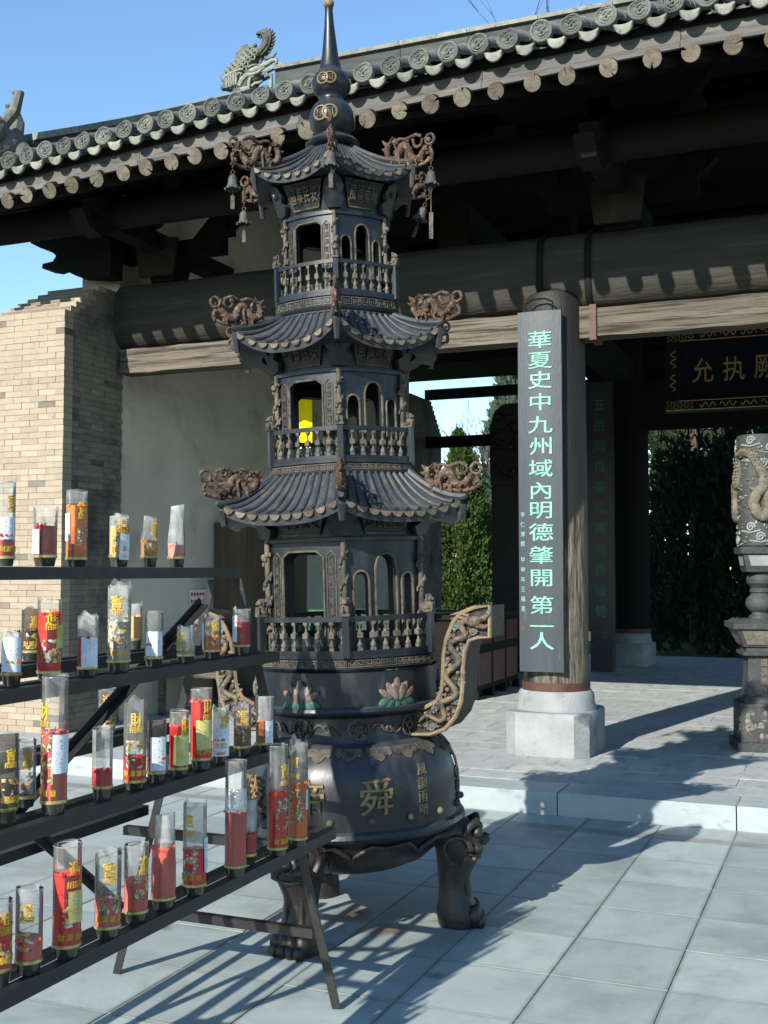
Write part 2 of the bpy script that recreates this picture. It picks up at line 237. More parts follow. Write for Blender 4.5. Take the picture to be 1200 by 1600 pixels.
# ------------------------------------------------------------------ mesh helpers
class MB:
    def __init__(s): s.v, s.f, s.m = [], [], []
    def add(s, vs, fs, mi=0):
        o = len(s.v); s.v += [tuple(v) for v in vs]
        for f in fs: s.f.append(tuple(i + o for i in f)); s.m.append(mi)
        return s
    def box(s, c, d, mi=0, R=None, taper=1.0):
        x, y, z = d[0] / 2, d[1] / 2, d[2] / 2
        vs = [Vector((sx * x * (taper if sz > 0 else 1), sy * y * (taper if sz > 0 else 1), sz * z)) for sz in (-1, 1) for sx, sy in ((-1, -1), (1, -1), (1, 1), (-1, 1))]
        if R: vs = [R @ v for v in vs]
        c = Vector(c)
        return s.add([v + c for v in vs], [(3, 2, 1, 0), (4, 5, 6, 7), (0, 1, 5, 4), (1, 2, 6, 5), (2, 3, 7, 6), (3, 0, 4, 7)], mi)
    def bbox(s, a, b, mi=0):
        return s.box([(a[i] + b[i]) / 2 for i in range(3)], [abs(b[i] - a[i]) for i in range(3)], mi)
    def slab(s, a, b, bev, mi=0):          # box whose top edges are chamfered
        (x0, y0, z0), (x1, y1, z1) = a, b; e = bev
        vs = [(x0, y0, z0), (x1, y0, z0), (x1, y1, z0), (x0, y1, z0), (x0, y0, z1 - e), (x1, y0, z1 - e), (x1, y1, z1 - e), (x0, y1, z1 - e),
              (x0 + e, y0 + e, z1), (x1 - e, y0 + e, z1), (x1 - e, y1 - e, z1), (x0 + e, y1 - e, z1)]
        fs = [(3, 2, 1, 0), (8, 9, 10, 11)]
        for i in range(4):
            j = (i + 1) % 4; fs += [(i, j, 4 + j, 4 + i), (4 + i, 4 + j, 8 + j, 8 + i)]
        return s.add(vs, fs, mi)
    def tube(s, pts, rs, n=8, mi=0, caps=True, flat=1.0, closed=False):
        pts = [Vector(p) for p in pts]; k = len(pts)
        if not hasattr(rs, '__len__'): rs = [rs] * k
        rings = []; ref = None
        for i, p in enumerate(pts):
            if closed: d = pts[(i + 1) % k] - pts[i - 1]
            else: d = pts[min(i + 1, k - 1)] - pts[max(i - 1, 0)]
            d = d.normalized() if d.length > 1e-9 else Vector((0, 0, 1))
            if ref is None: ref = Vector((0, 0, 1)) if abs(d.z) < .9 else Vector((1, 0, 0))
            a = ref - d * ref.dot(d)
            if a.length < 1e-6: a = d.orthogonal()
            a.normalize(); ref = a; b = d.cross(a)
            rings.append([p + (a * cos(2 * pi * j / n) + b * sin(2 * pi * j / n) * flat) * rs[i] for j in range(n)])
        vs = [v for r in rings for v in r]; fs = []
        for i in range(k if closed else k - 1):
            i2 = (i + 1) % k
            for j in range(n):
                j2 = (j + 1) % n; fs.append((i * n + j, i * n + j2, i2 * n + j2, i2 * n + j))
        if caps and not closed: fs += [tuple(range(n - 1, -1, -1)), tuple((k - 1) * n + j for j in range(n))]
        return s.add(vs, fs, mi)
    def cyl(s, p0, p1, r0, r1=None, n=12, mi=0, caps=True): return s.tube([p0, p1], [r0, r0 if r1 is None else r1], n, mi, caps)
    def lathe(s, prof, n=24, mi=0, c=(0, 0, 0), ph=0.0, a0=0.0, a1=2 * pi, rad=None):
        full = abs(a1 - a0 - 2 * pi) < 1e-6; m = n if full else n + 1
        vs = []
        for r, z in prof:
            for j in range(m):
                a = a0 + (a1 - a0) * j / n + ph; rr = r * (rad(a) if rad else 1)
                vs.append((c[0] + rr * sin(a), c[1] - rr * cos(a), c[2] + z))
        fs = []
        for i in range(len(prof) - 1):
            for j in range(n):
                j2 = (j + 1) % m; fs.append((i * m + j, i * m + j2, (i + 1) * m + j2, (i + 1) * m + j))
        return s.add(vs, fs, mi)
    def prism(s, poly, y0, y1, mi=0, bev=0.0):     # polygon in (x, z), extruded in y
        n = len(poly); vs = [(x, y0, z) for x, z in poly] + [(x, y1, z) for x, z in poly]
        fs = [tuple(range(n)), tuple(range(2 * n - 1, n - 1, -1))]
        for i in range(n):
            j = (i + 1) % n; fs.append((j, i, n + i, n + j))
        return s.add(vs, fs, mi)
    def ball(s, c, r, n=10, m=7, mi=0, R=None):
        if not hasattr(r, '__len__'): r = (r, r, r)
        vs, fs = [], []
        for i in range(m + 1):
            t = pi * i / m
            for j in range(n):
                p = 2 * pi * j / n; v = Vector((r[0] * sin(t) * cos(p), r[1] * sin(t) * sin(p), -r[2] * cos(t)))
                if R: v = R @ v
                vs.append(v + Vector(c))
        for i in range(m):
            for j in range(n):
                j2 = (j + 1) % n
                f = (i * n + j, i * n + j2, (i + 1) * n + j2, (i + 1) * n + j)
                if i == 0: f = (i * n, (i + 1) * n + j2, (i + 1) * n + j)
                if i == m - 1: f = (i * n + j, i * n + j2, (i + 1) * n)
                fs.append(f)
        return s.add(vs, fs, mi)
    def torus(s, c, R, r, axis='Y', n=20, k=8, mi=0, a0=0, a1=2 * pi):
        pts = []
        cl = abs(a1 - a0 - 2 * pi) < 1e-6
        for i in range(n if cl else n + 1):
            a = a0 + (a1 - a0) * i / n; u, w = R * cos(a), R * sin(a)
            pts.append({'Y': (c[0] + u, c[1], c[2] + w), 'Z': (c[0] + u, c[1] + w, c[2]), 'X': (c[0], c[1] + u, c[2] + w)}[axis])
        return s.tube(pts, r, k, mi, closed=cl)
    def map(s, fn, a=0): s.v = s.v[:a] + [tuple(fn(*v)) for v in s.v[a:]]; return s
    def xf(s, Mx, a=0): s.v = s.v[:a] + [tuple(Mx @ Vector(v)) for v in s.v[a:]]; return s
    def rough(s, amt, seed=0):
        r = random.Random(seed); s.v = [(x + r.uniform(-amt, amt), y + r.uniform(-amt, amt), z + r.uniform(-amt, amt)) for x, y, z in s.v]; return s
    def mesh(s, name, mats, sm=40):
        me = bpy.data.meshes.new(name); me.from_pydata(s.v, [], s.f)
        for m in (mats if isinstance(mats, (list, tuple)) else [mats]): me.materials.append(M[m] if isinstance(m, str) else m)
        if any(s.m): me.polygons.foreach_set('material_index', s.m)
        if sm:
            me.polygons.foreach_set('use_smooth', [True] * len(s.f)); me.set_sharp_from_angle(angle=radians(sm))
        me.update(); return me
    def build(s, name, mats, parent=None, sm=40, loc=None, rot=None):
        return obj(name, s.mesh(name, mats, sm), parent, loc, rot)

FINE = {'inscription', 'gold_lettering', 'handwriting', 'signature', 'gilt_ornament', 'fretwork_band', 'dragon_relief', 'base_relief', 'scales', 'twigs', 'window_frames', 'wave_ridge', 'shoulder_collar', 'print', 'wax_run'}
def obj(name, me, parent=None, loc=None, rot=None):
    o = bpy.data.objects.new(name, me); COL.objects.link(o); o.parent = parent
    if loc is not None: o.location = loc
    if rot is not None: o.rotation_euler = rot
    if name in FINE: o['kind'] = 'stuff'      # relief and lettering too small to pick apart
    return o
def thing(name, label, cat, loc=(0, 0, 0), rz=0, group=None):
    o = bpy.data.objects.new(name, None); COL.objects.link(o); o.location = loc; o.rotation_euler = (0, 0, rz); o.empty_display_size = .1
    return tag(o, label, cat, group)
def tag(o, label, cat, group=None):
    o['label'] = label; o['category'] = cat
    if group: o['group'] = group
    return o
def struct(o): o['kind'] = 'structure'; return o
def stuff(o): o['kind'] = 'stuff'; return o
def lerp(a, b, t): return a + (b - a) * t

_txt = {}
def glyph(ch, ext=.06, bold=.0):
    """vertices and faces of one written character, centred, about one unit high, lying in x-y with its thickness in z"""
    key = (ch, ext, bold)
    if key not in _txt:
        c = bpy.data.curves.new('glyph', 'FONT'); c.body = ch; c.extrude = ext / 2; c.offset = bold; c.resolution_u = 3
        o = bpy.data.objects.new('glyph', c); COL.objects.link(o)
        me = bpy.data.meshes.new_from_object(o.evaluated_get(bpy.context.evaluated_depsgraph_get()))
        vs = [tuple(v.co) for v in me.vertices]; fs = [tuple(p.vertices) for p in me.polygons]
        bpy.data.objects.remove(o); bpy.data.curves.remove(c); bpy.data.meshes.remove(me)
        xs = [v[0] for v in vs]; ys = [v[1] for v in vs]
        cx, cy = (min(xs) + max(xs)) / 2, (min(ys) + max(ys)) / 2
        _txt[key] = ([(x - cx, y - cy, z) for x, y, z in vs], fs)
    return _txt[key]
def put_glyph(mb, ch, x, z, w, h, y=0.0, ext=.06, bold=.0, mi=0, depth=None):
    """character standing in x-z at (x, z), facing -y"""
    vs, fs = glyph(ch, ext)
    d = depth if depth else ext
    offs = [(0, 0)] if bold <= .007 else [(-bold, -bold * .5), (bold, -bold * .5), (-bold, bold * .5), (bold, bold * .5)]
    for k, (ox, oz) in enumerate(offs):            # strokes thickened by overlaid copies, each a hair prouder
        mb.add([(x + (v[0] + ox) * w, y - v[2] * d / ext - .0003 * k, z + (v[1] + oz) * h) for v in vs], fs, mi)
    return mb

# ------------------------------------------------------------------ the ground
HS = .145
g = MB(); g.add([(-1500, -1500, -.012), (1500, -1500, -.012), (1500, 1500, -.012), (-1500, 1500, -.012)], [(0, 1, 2, 3)])
struct(g.build('ground', 'soil', sm=0))
g = MB(); g.add([(-40, 20.4, .02), (40, 20.4, .02), (40, 70, .02), (-40, 70, .02)], [(0, 1, 2, 3)])
struct(g.build('lawn', 'grassground', sm=0))
g = MB(); g.bbox((-16, -3, -.3), (8, 7.36, -.005))
plaza = struct(g.build('plaza_paving', 'joint', sm=0))
r = random.Random(3)
i0 = 0
xs = [-1.14 - .462 * 13 + .462 * i for i in range(22)]
ys = [4.489 - .497 * 7 + .497 * j for j in range(12)] + [7.10]
ys = [y for y in ys if y < 7.12]
extra = MB(); count = 0
rest_slabs = MB()
def plain_slab(mb, x0, y0, x1, y1, zt, th, rr, gap=.0022, bev=.001):
    dz = rr.uniform(-.0018, .0018)
    mb.slab((x0 + gap, y0 + gap, zt - th), (x1 - gap, y1 - gap, zt + dz), bev)
for j in range(len(ys)):
    y0 = ys[j]; y1 = ys[j + 1] if j + 1 < len(ys) else 7.37
    for i in range(len(xs) - 1):
        mb = MB(); plain_slab(mb, 0, 0, xs[i + 1] - xs[i], y1 - y0, 0, .03, r)
        o = mb.build('paving_slab', 'slab', plaza, 0, (xs[i], y0, 0)); count += 1
g2 = MB()
x = -16.0
while x < 8:
    for y in [k * .497 - 3 for k in range(21)]:
        if (x + .462 <= xs[0] + .01 or x >= xs[-1] - .01 or y + .497 <= ys[0] + .01) and y + .497 < 7.37:
            plain_slab(g2, x, y, x + .462, y + .497, 0, .03, r)
    x += .462
stuff(g2.build('paving_slab_field', 'slab', plaza, 0))

def stainmat():
    m = bpy.data.materials.new('rust_stain'); m.use_nodes = True; N, L = m.node_tree.nodes, m.node_tree.links; b = N['Principled BSDF']
    tc = N.new('ShaderNodeTexCoord'); n = N.new('ShaderNodeTexNoise'); n.inputs['Scale'].default_value = 7; n.inputs['Detail'].default_value = 7; L.new(tc.outputs['Object'], n.inputs['Vector'])
    ln = N.new('ShaderNodeVectorMath'); ln.operation = 'LENGTH'; L.new(tc.outputs['Object'], ln.inputs[0])
    mr = N.new('ShaderNodeMapRange'); mr.inputs['From Min'].default_value = .0; mr.inputs['From Max'].default_value = .24; mr.inputs['To Min'].default_value = .5; mr.inputs['To Max'].default_value = 0; L.new(ln.outputs['Value'], mr.inputs['Value'])
    mr.inputs['From Max'].default_value = .22
    mu = N.new('ShaderNodeMath'); mu.operation = 'MULTIPLY'; L.new(n.outputs['Fac'], mu.inputs[0]); L.new(mr.outputs[0], mu.inputs[1])
    g = N.new('ShaderNodeMapRange'); g.inputs['From Min'].default_value = .08; g.inputs['From Max'].default_value = .3; g.inputs['To Max'].default_value = .75; L.new(mu.outputs[0], g.inputs['Value'])
    b.inputs['Base Color'].default_value = (.16, .085, .045, 1); b.inputs['Roughness'].default_value = .8; L.new(g.outputs[0], b.inputs['Alpha']); return m
stm_ = stainmat(); r = random.Random(7)
for x, y, sc_ in ((-2.2, 4.9, 1.3), (-1.95, 4.75, 1.0), (-2.4, 4.55, .7), (-1.7, 4.98, .8), (-2.5, 5.2, .8), (-2.15, 4.35, .8), (-1.55, 4.3, .4), (-2.9, 4.4, .5)):
    mb = MB(); mb.add([(-.24, -.24, 0), (.24, -.24, 0), (.24, .24, 0), (-.24, .24, 0)], [(0, 1, 2, 3)]); o = mb.build('rust_stain', stm_, plaza, 0, (x, y, .006), (0, 0, r.uniform(0, 6))); o.scale = (sc_, sc_ * .7, 1)
# ------------------------------------------------------------------ the gate's platform
g = MB(); g.bbox((-11, 7.45, -.2), (6, 19.6, HS - .004))
plat = struct(g.build('platform', 'joint', sm=0))
kx = [-1.813 - 1.127 * k for k in range(8, 0, -1)] + [-1.813 + 1.127 * k for k in range(0, 7)]
for a, b in zip(kx[:-1], kx[1:]):
    mb = MB(); mb.slab((.004, 0, -.15), (b - a - .004, .36, r.uniform(-.002, .002)), .006); mb.build('kerb_stone', 'kerb', plat, 0, (a, 7.385, HS))
n = 0; pf = MB()
yy = 7.75; row = 0
while yy < 19.5:
    dy = .31 if yy < 10 else .4
    xx = -7.5 + (.27 if row % 2 else 0)
    while xx < 1.2:
        vis = (-4.6 < xx < .3 and yy < 9.9 or (-3.2 < xx < -.6 and yy < 13)) and n < 180
        if vis:
            mb = MB(); plain_slab(mb, 0, 0, .54, dy, 0, .03, r, .0016, .0008); mb.build('platform_slab', 'slab2', plat, 0, (xx, yy, HS)); n += 1
        else: plain_slab(pf, xx, yy, xx + .54, yy + dy, HS, .03, r, .0016, .0008)
        xx += .54
    yy += dy; row += 1
stuff(pf.build('platform_slab_field', 'slab2', plat, 0))
g = MB(); g.bbox((-12, 19.62, -.2), (8, 20.4, .05)); struct(g.build('garden_path', 'slab2', sm=0))

# ------------------------------------------------------------------ the gate: walls, timber, roof
gate = thing('temple_gate', 'old timber temple gate hall with grey tiled roof and brick end pier', 'gate', (-2.2, 9.2, 0))
GL = Vector((-2.2, 9.2, 0))
def G(mb): mb.v = [(x - GL.x, y - GL.y, z) for x, y, z in mb.v]; return mb
XW = -6.60
# gable wall
mb = MB(); mb.bbox((XW - .45, 9.2, HS), (XW, 17.1, 3.6))
prof = [(9.2, 3.6), (9.2, 5.3), (11, 6.3), (13.5, 7.9), (16, 6.3), (17.1, 5.6), (17.1, 3.6)]
mb.add([(XW - .45, y, z) for y, z in prof] + [(XW, y, z) for y, z in prof],
       [tuple(range(6, -1, -1)), tuple(range(7, 14))] + [(i, (i + 1) % 7, 7 + (i + 1) % 7, 7 + i) for i in range(7)])
mb.m = [0] * len(mb.f)
G(mb).build('gable_wall', 'plaster', gate, 0)
# brick piers
def pier(y0, front):
    px0, px1, d = -7.45, -6.55, .9
    core = MB(); core.bbox((px0 + .012, y0 + .012, HS), (px1 - .012, y0 + d - .012, 3.92))
    H, Lb = .0555, .19
    nrow = int((3.98 - HS) / H)
    for k in range(6): core.bbox((px0 + .1 + k * .05, y0 + (.082 * (k + 1) if front else .012), HS + (nrow + k) * H - .02), (px1 - .012, y0 + d - (.012 if front else .082 * (k + 1)), HS + (nrow + k + 1) * H - .008))
    p = G(core).build('brick_pier', 'mortar', gate, 0)
    rr = random.Random(5); items = []
    for k in range(nrow + 6):
        z = HS + k * H; st = max(0, k - nrow + 1)
        yf = y0 + (.082 * st if front else 0); yb = y0 + d - (0 if front else .082 * st); xl = px0 + .05 * st
        off = (k % 2) * Lb / 2
        x = px1
        first = True
        while x > xl + .02:
            w = (Lb / 2 if (first and k % 2) else Lb); w = min(w, x - xl); first = False
            items.append(('f', k, x - w, x, yf, yf + .13, z)); x -= w
        y = yf + .13; first = True
        while y < yb - .02:
            w = (Lb / 2 if (first and not k % 2) else Lb); w = min(w, yb - y); first = False
            items.append(('s', k, px1 - .13, px1, y, y + w, z)); y += w
        x = px1 - .13
        while x > xl + .02:
            w = min(Lb, x - xl); items.append(('b', k, x - w, x, yb - .13, yb, z)); x -= w
    joined = MB(); used = 0
    for kind, k, xa, xb, ya, yb_, z in items:
        e = .0015
        ln = rr.uniform(-.003, .003)
        a, b = (xa + e, ya + e, 0 + e), (xb - e, yb_ - e, H - e)
        if kind == 'f': a = (a[0], a[1] + ln, a[2])
        if kind == 's': b = (b[0] + ln, b[1], b[2])
        c = ((xa + xb) / 2, (ya + yb_) / 2, z)
        mi = 'brickdark' if (kind == 's' or rr.random() < .025) else 'brick'  # side faces get the brick colour that carries their shade
        one = front and ((kind == 'f' and xa > -7.36) or (kind == 's' and k >= 40 and k % 2 == 0) ) and used < 300
        q = MB(); q.bbox(a, b)
        if one:
            q.v = [(x - c[0], y - c[1], zz) for x, y, zz in q.v]
            q.build('brick', mi, p, 0, (c[0] - GL.x, c[1] - GL.y, z)); used += 1
        else:
            q.v = [(x, y, zz + z) for x, y, zz in q.v]
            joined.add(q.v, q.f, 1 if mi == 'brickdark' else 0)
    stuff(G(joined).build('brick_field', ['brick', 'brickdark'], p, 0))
pier(8.3, True)
# rear pier
rp = MB(); rp.bbox((XW - .45, 17.1, HS), (XW + .02, 18.6, 4.0))
for k in range(7): rp.bbox((XW - .45, 17.1, 4.0 + k * .07), (XW + .02, 18.6 - .07 * (k + 1), 4.07 + k * .07))
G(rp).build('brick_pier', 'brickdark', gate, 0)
# timber post half sunk in the gable wall, and the bench below
# columns
def column(x, y, top, r, peel, name='column', base=True, knob=False):
    c = MB(); prof = [(r * .99, HS + .56), (r, HS + 1.2), (r, top * .6), (r * .96, top)]
    if knob: prof += [(r * .96, top + .02), (r * .8, top + .13), (r * .4, top + .18), (0, top + .185)]
    c.lathe(prof, 32, 0, (x, y, 0))
    o = G(c).build(name, peel, gate)
    if base:
        b = MB()
        sx_, sy_, ch = .335, .40, .10
        poly = [(-sx_, -sy_ + ch), (-sx_ + ch, -sy_), (sx_ - ch, -sy_), (sx_, -sy_ + ch), (sx_, sy_ - ch), (sx_ - ch, sy_), (-sx_ + ch, sy_), (-sx_, sy_ - ch)]
        for z0, z1, k0 in ((HS - .0, HS + .34, 1),):
            vs = [(x + a, y + bb, z0) for a, bb in poly] + [(x + a, y + bb, z1 - .012) for a, bb in poly] + [(x + a * .975, y + bb * .975, z1) for a, bb in poly]
            fs = [tuple(range(16, 24))] + [(i, (i + 1) % 8, 8 + (i + 1) % 8, 8 + i) for i in range(8)] + [(8 + i, 8 + (i + 1) % 8, 16 + (i + 1) % 8, 16 + i) for i in range(8)]
            b.add(vs, fs)
        b.lathe([(.325, HS + .335), (.325, HS + .365), (.31, HS + .40), (.305, HS + .47), (.285, HS + .495), (.0, HS + .495)], 32, 0, (x, y, 0))
        bo = G(b).build('column_base', 'stone', o)
        q = MB(); q.lathe([(r * 1.0, HS + .495), (r * 1.04, HS + .497), (r * 1.04, HS + .56), (r * .9, HS + .562)], 32, 0, (x, y, 0)); G(q).build('foot_ring', 'redbrown', o)
    return o
# peeling paint: black lacquer left on the upper shaft, bare furrowed timber below
pm = mat('peeling_column', (.009, .01, .0095), (.016, .0155, .014), 3, .6, .35, 25, 0, .35, stretch=(2, 2, .25), detail=8)
def peel(m):
    N, L = m.node_tree.nodes, m.node_tree.links; b = N['Principled BSDF']
    tc = N.new('ShaderNodeTexCoord'); sp = N.new('ShaderNodeSeparateXYZ'); L.new(tc.outputs['Object'], sp.inputs[0])
    vm = N.new('ShaderNodeVectorMath'); vm.operation = 'MULTIPLY'; vm.inputs[1].default_value = (34, 34, 4); L.new(tc.outputs['Object'], vm.inputs[0])
    n = N.new('ShaderNodeTexNoise'); n.inputs['Scale'].default_value = 1; n.inputs['Detail'].default_value = 8; n.inputs['Roughness'].default_value = .65; L.new(vm.outputs[0], n.inputs['Vector'])
    n2 = N.new('ShaderNodeTexNoise'); n2.inputs['Scale'].default_value = 3; n2.inputs['Detail'].default_value = 4; L.new(tc.outputs['Object'], n2.inputs['Vector'])
    # bare-wood patch: lower part of the shaft, more so on the side turned to the passage
    a = N.new('ShaderNodeMath'); a.operation = 'MULTIPLY_ADD'; a.inputs[1].default_value = -.42; a.inputs[2].default_value = .74; L.new(sp.outputs[2], a.inputs[0])
    c = N.new('ShaderNodeMath'); c.operation = 'MULTIPLY_ADD'; c.inputs[1].default_value = 1.6; L.new(sp.outputs[0], c.inputs[0]); L.new(a.outputs[0], c.inputs[2])
    e = N.new('ShaderNodeMath'); e.operation = 'MULTIPLY_ADD'; e.inputs[1].default_value = .7; L.new(n2.outputs['Fac'], e.inputs[0]); L.new(c.outputs[0], e.inputs[2])
    mr = N.new('ShaderNodeMapRange'); mr.inputs['From Min'].default_value = .48; mr.inputs['From Max'].default_value = .56; L.new(e.outputs[0], mr.inputs['Value'])
    cr = N.new('ShaderNodeMapRange'); cr.inputs['From Min'].default_value = .36; cr.inputs['From Max'].default_value = .6; L.new(n.outputs['Fac'], cr.inputs['Value'])
    w = N.new('ShaderNodeMix'); w.data_type = 'RGBA'; w.inputs[6].default_value = (.02, .016, .012, 1); w.inputs[7].default_value = (.17, .145, .105, 1); L.new(cr.outputs[0], w.inputs[0])
    x = N.new('ShaderNodeMix'); x.data_type = 'RGBA'; old = b.inputs['Base Color'].links[0].from_socket
    L.new(mr.outputs[0], x.inputs[0]); L.new(old, x.inputs[6]); L.new(w.outputs[2], x.inputs[7]); L.new(x.outputs[2], b.inputs['Base Color'])
    bn = N.new('ShaderNodeBump'); bn.inputs['Distance'].default_value = .03; L.new(mr.outputs[0], bn.inputs['Strength']); L.new(n.outputs['Fac'], bn.inputs['Height'])
    L.new(b.inputs['Normal'].links[0].from_socket, bn.inputs['Normal']); L.new(bn.outputs[0], b.inputs['Normal'])
peel(pm)
column(-2.245, 9.14, 3.74, .265, pm, knob=True)
column(2.3, 9.14, 3.74, .265, pm, knob=True)
for x in (-3.2, 1.3): column(x, 17.9, 5.2, .3, 'woody')
# big round beam, its iron straps, and the board below
BZ, BY, BR = 4.075, 9.36, .335
mb = MB(); mb.tube([(x, 0, .01 * sin(x * 1.3)) for x in [-6.55 + .35 * i for i in range(31)]], [BR * (1 + .012 * sin(i * 2.1)) for i in range(31)], 36)
def flatten(x, y, z):                           # the trunk is squared a little: flatter front, rounded arrises
    r = math.hypot(y, z); a = atan2(z, y); k = (abs(cos(a)) ** 3.4 + abs(sin(a)) ** 3.4) ** (-1 / 3.4); return (x, BY + y * k * .97, BZ + z * k * .985)
mb.map(flatten)
bo = G(mb).build('round_beam', 'beam', gate)
for x in (-2.33, -1.93):
    q = MB(); q.torus((x, BY, BZ), BR + .012, .013, 'X', 40, 6); q.v = [(x + (vx - x) * 2.2, vy - BY, vz - BZ) for vx, vy, vz in q.v]; q.map(flatten); G(q).build('iron_strap', 'wood', bo)
for a, b in ((-6.5, -2.4), (-1.93, 2.1)):
    mb = MB(); rr = random.Random(int(a * 10)); nseg = 24
    pts = []
    for i in range(nseg + 1):
        x = lerp(a, b, i / nseg); e = [rr.uniform(-.006, .006) for _ in range(4)]
        pts.append([(x, 9.07 + e[0], 3.50 + e[1]), (x, 9.07 + e[2], 3.735 + e[3]), (x, 9.27, 3.735), (x, 9.27, 3.50)])
    vs = [p for q in pts for p in q]; fs = [(0, 1, 2, 3), tuple(nseg * 4 + k for k in (3, 2, 1, 0))]
    for i in range(nseg):
        for k in range(4): fs.append((i * 4 + k, i * 4 + (k + 1) % 4, i * 4 + 4 + (k + 1) % 4, i * 4 + 4 + k))
    mb.add(vs, fs); G(mb).build('lintel_board', 'board', gate, 25)
mb = MB(); mb.bbox((-2.03, 9.05, 3.49), (-1.90, 9.28, 3.75)); G(mb).build('tenon_block', 'board', gate, 0)
mb = MB(); mb.bbox((-1.925, 9.045, 3.47), (-1.87, 9.3, 3.76)); G(mb).build('iron_strap', 'redbrown', gate, 0)
# rear lintels and beams
def beamx(x0, x1, y, z0, z1, d=.3, name='beam', m='wood'):
    q = MB(); q.bbox((x0, y - d / 2, z0), (x1, y + d / 2, z1)); return G(q).build(name, m, gate, 0)
beamx(XW, -3.2, 17.9, 4.49, 4.65, .16, 'lintel'); beamx(XW, -3.2, 17.9, 3.67, 3.85, .16, 'lintel')
beamx(-3.2, 1.3, 17.9, 3.81, 4.56, .35, 'lintel')
beamx(-3.2, 6, 17.9, 5.3, 5.55, .3); 
for x in (-3.2, 1.3): 
    q = MB(); q.bbox((x - .14, 9.4, 4.45), (x + .14, 18, 4.85)); q.bbox((x - .16, 13.3, 4.85), (x + .16, 13.7, 7.6)); G(q).build('tie_beam', 'woody', gate, 0)
for y, z in ((8.35, 4.93), (9.4, 5.5), (11.4, 6.45), (13.5, 7.75), (15.6, 6.45), (17.9, 5.35)):
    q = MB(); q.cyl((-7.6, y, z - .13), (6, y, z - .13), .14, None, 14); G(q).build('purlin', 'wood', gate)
# rear brackets over the rear lintel (dark against the sky)
for x in (-3.2, 1.3):
    q = MB()
    for k, (w, h) in enumerate(((.5, .16), (.9, .14), (1.3, .14), (1.7, .14))):
        q.bbox((x - w / 2, 17.75, 4.56 + k * .17), (x + w / 2, 18.05, 4.56 + k * .17 + h))
    for s in (-1, 1):
        q.prism([(x + s * .2, 4.6), (x + s * .55, 4.55), (x + s * .75, 4.8), (x + s * .5, 5.1), (x + s * .2, 5.1)], 17.86, 17.94)
    G(q).build('bracket', 'wood', gate, 0)
# brackets between the front beam and the eave purlin
def bracket(x):
    q = MB(); z0 = BZ + BR - .02
    q.box((x, 9.3, z0 + .13), (.34, .34, .26), 0, Matrix.Rotation(pi, 3, 'X'), .72)
    q.bbox((x - .09, 8.1, z0 + .26), (x + .09, 10.4, z0 + .42))
    q.bbox((x - .62, 9.23, z0 + .24), (x + .62, 9.37, z0 + .40)); 
    for s in (-1, 1):
        q.prism([(x + s * .62, z0 + .40), (x + s * .78, z0 + .52), (x + s * .72, z0 + .66), (x + s * .5, z0 + .6), (x + s * .3, z0 + .40)], 9.24, 9.36)
        q.bbox((x + s * .6 - .09, 9.2, z0 + .42), (x + s * .6 + .09, 9.4, z0 + .56))
    for s in (-1, 1):
        q.prism([(x + s * .1, z0 + .66), (x + s * .7, z0 + .66), (x + s * .85, z0 + .86), (x + s * .1, z0 + .84)], 8.3, 8.44)
        q.bbox((x + s * .7 - .08, 8.27, z0 + .5), (x + s * .7 + .08, 8.47, z0 + .64))
    # beak-shaped arm end, curling upward
    a = len(q.v)
    q.prism([(0, .2), (.35, .16), (.62, .02), (.8, .06), (.9, .2), (.82, .2), (.74, .14), (.66, .2), (.74, .34), (.5, .46), (0, .46)], x - .075, x + .075)
    q.v = q.v[:a] + [(vy, 8.75 - vx, z0 + .12 + vz) for vx, vy, vz in q.v[a:]]
    q.bbox((x - .1, 8.25, z0 + .42), (x + .1, 8.5, z0 + .56))
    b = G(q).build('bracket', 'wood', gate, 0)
    f = MB(); f.prism([(x - .18, z0 + .03), (x - .23, z0 + .36), (x - .12, z0 + .40), (x - .04, z0 + .50), (x + .05, z0 + .40), (x + .24, z0 + .38), (x + .19, z0 + .03)], 9.06, 9.10)
    f.prism([(x - .1, z0 + .5), (x - .02, z0 + .46), (x + .09, z0 + .5), (x + .1, z0 + .62), (x + .02, z0 + .7), (x - .08, z0 + .68)], 8.98, 9.06)
    G(f).build('bracket_panel', 'paneldim', b, 0)
for x in (-6.1, -4.1, -1.7, .7): bracket(x)
# gable beam ends that show against the sky
q = MB(); a = 0
q.prism([(-7.47, 4.92), (-7.45, 4.84), (-7.33, 4.78), (-7.22, 4.76), (-7.14, 4.68), (-7.18, 4.63), (-7.30, 4.62), (-7.31, 4.575), (-7.2, 4.55), (-7.05, 4.58), (-6.98, 4.50), (-6.9, 4.46), (-6.6, 4.42), (-6.5, 4.42), (-6.5, 5.25), (-7.47, 5.25)], 8.9, 9.1)
G(q).build('bracket', 'wood', gate, 0)

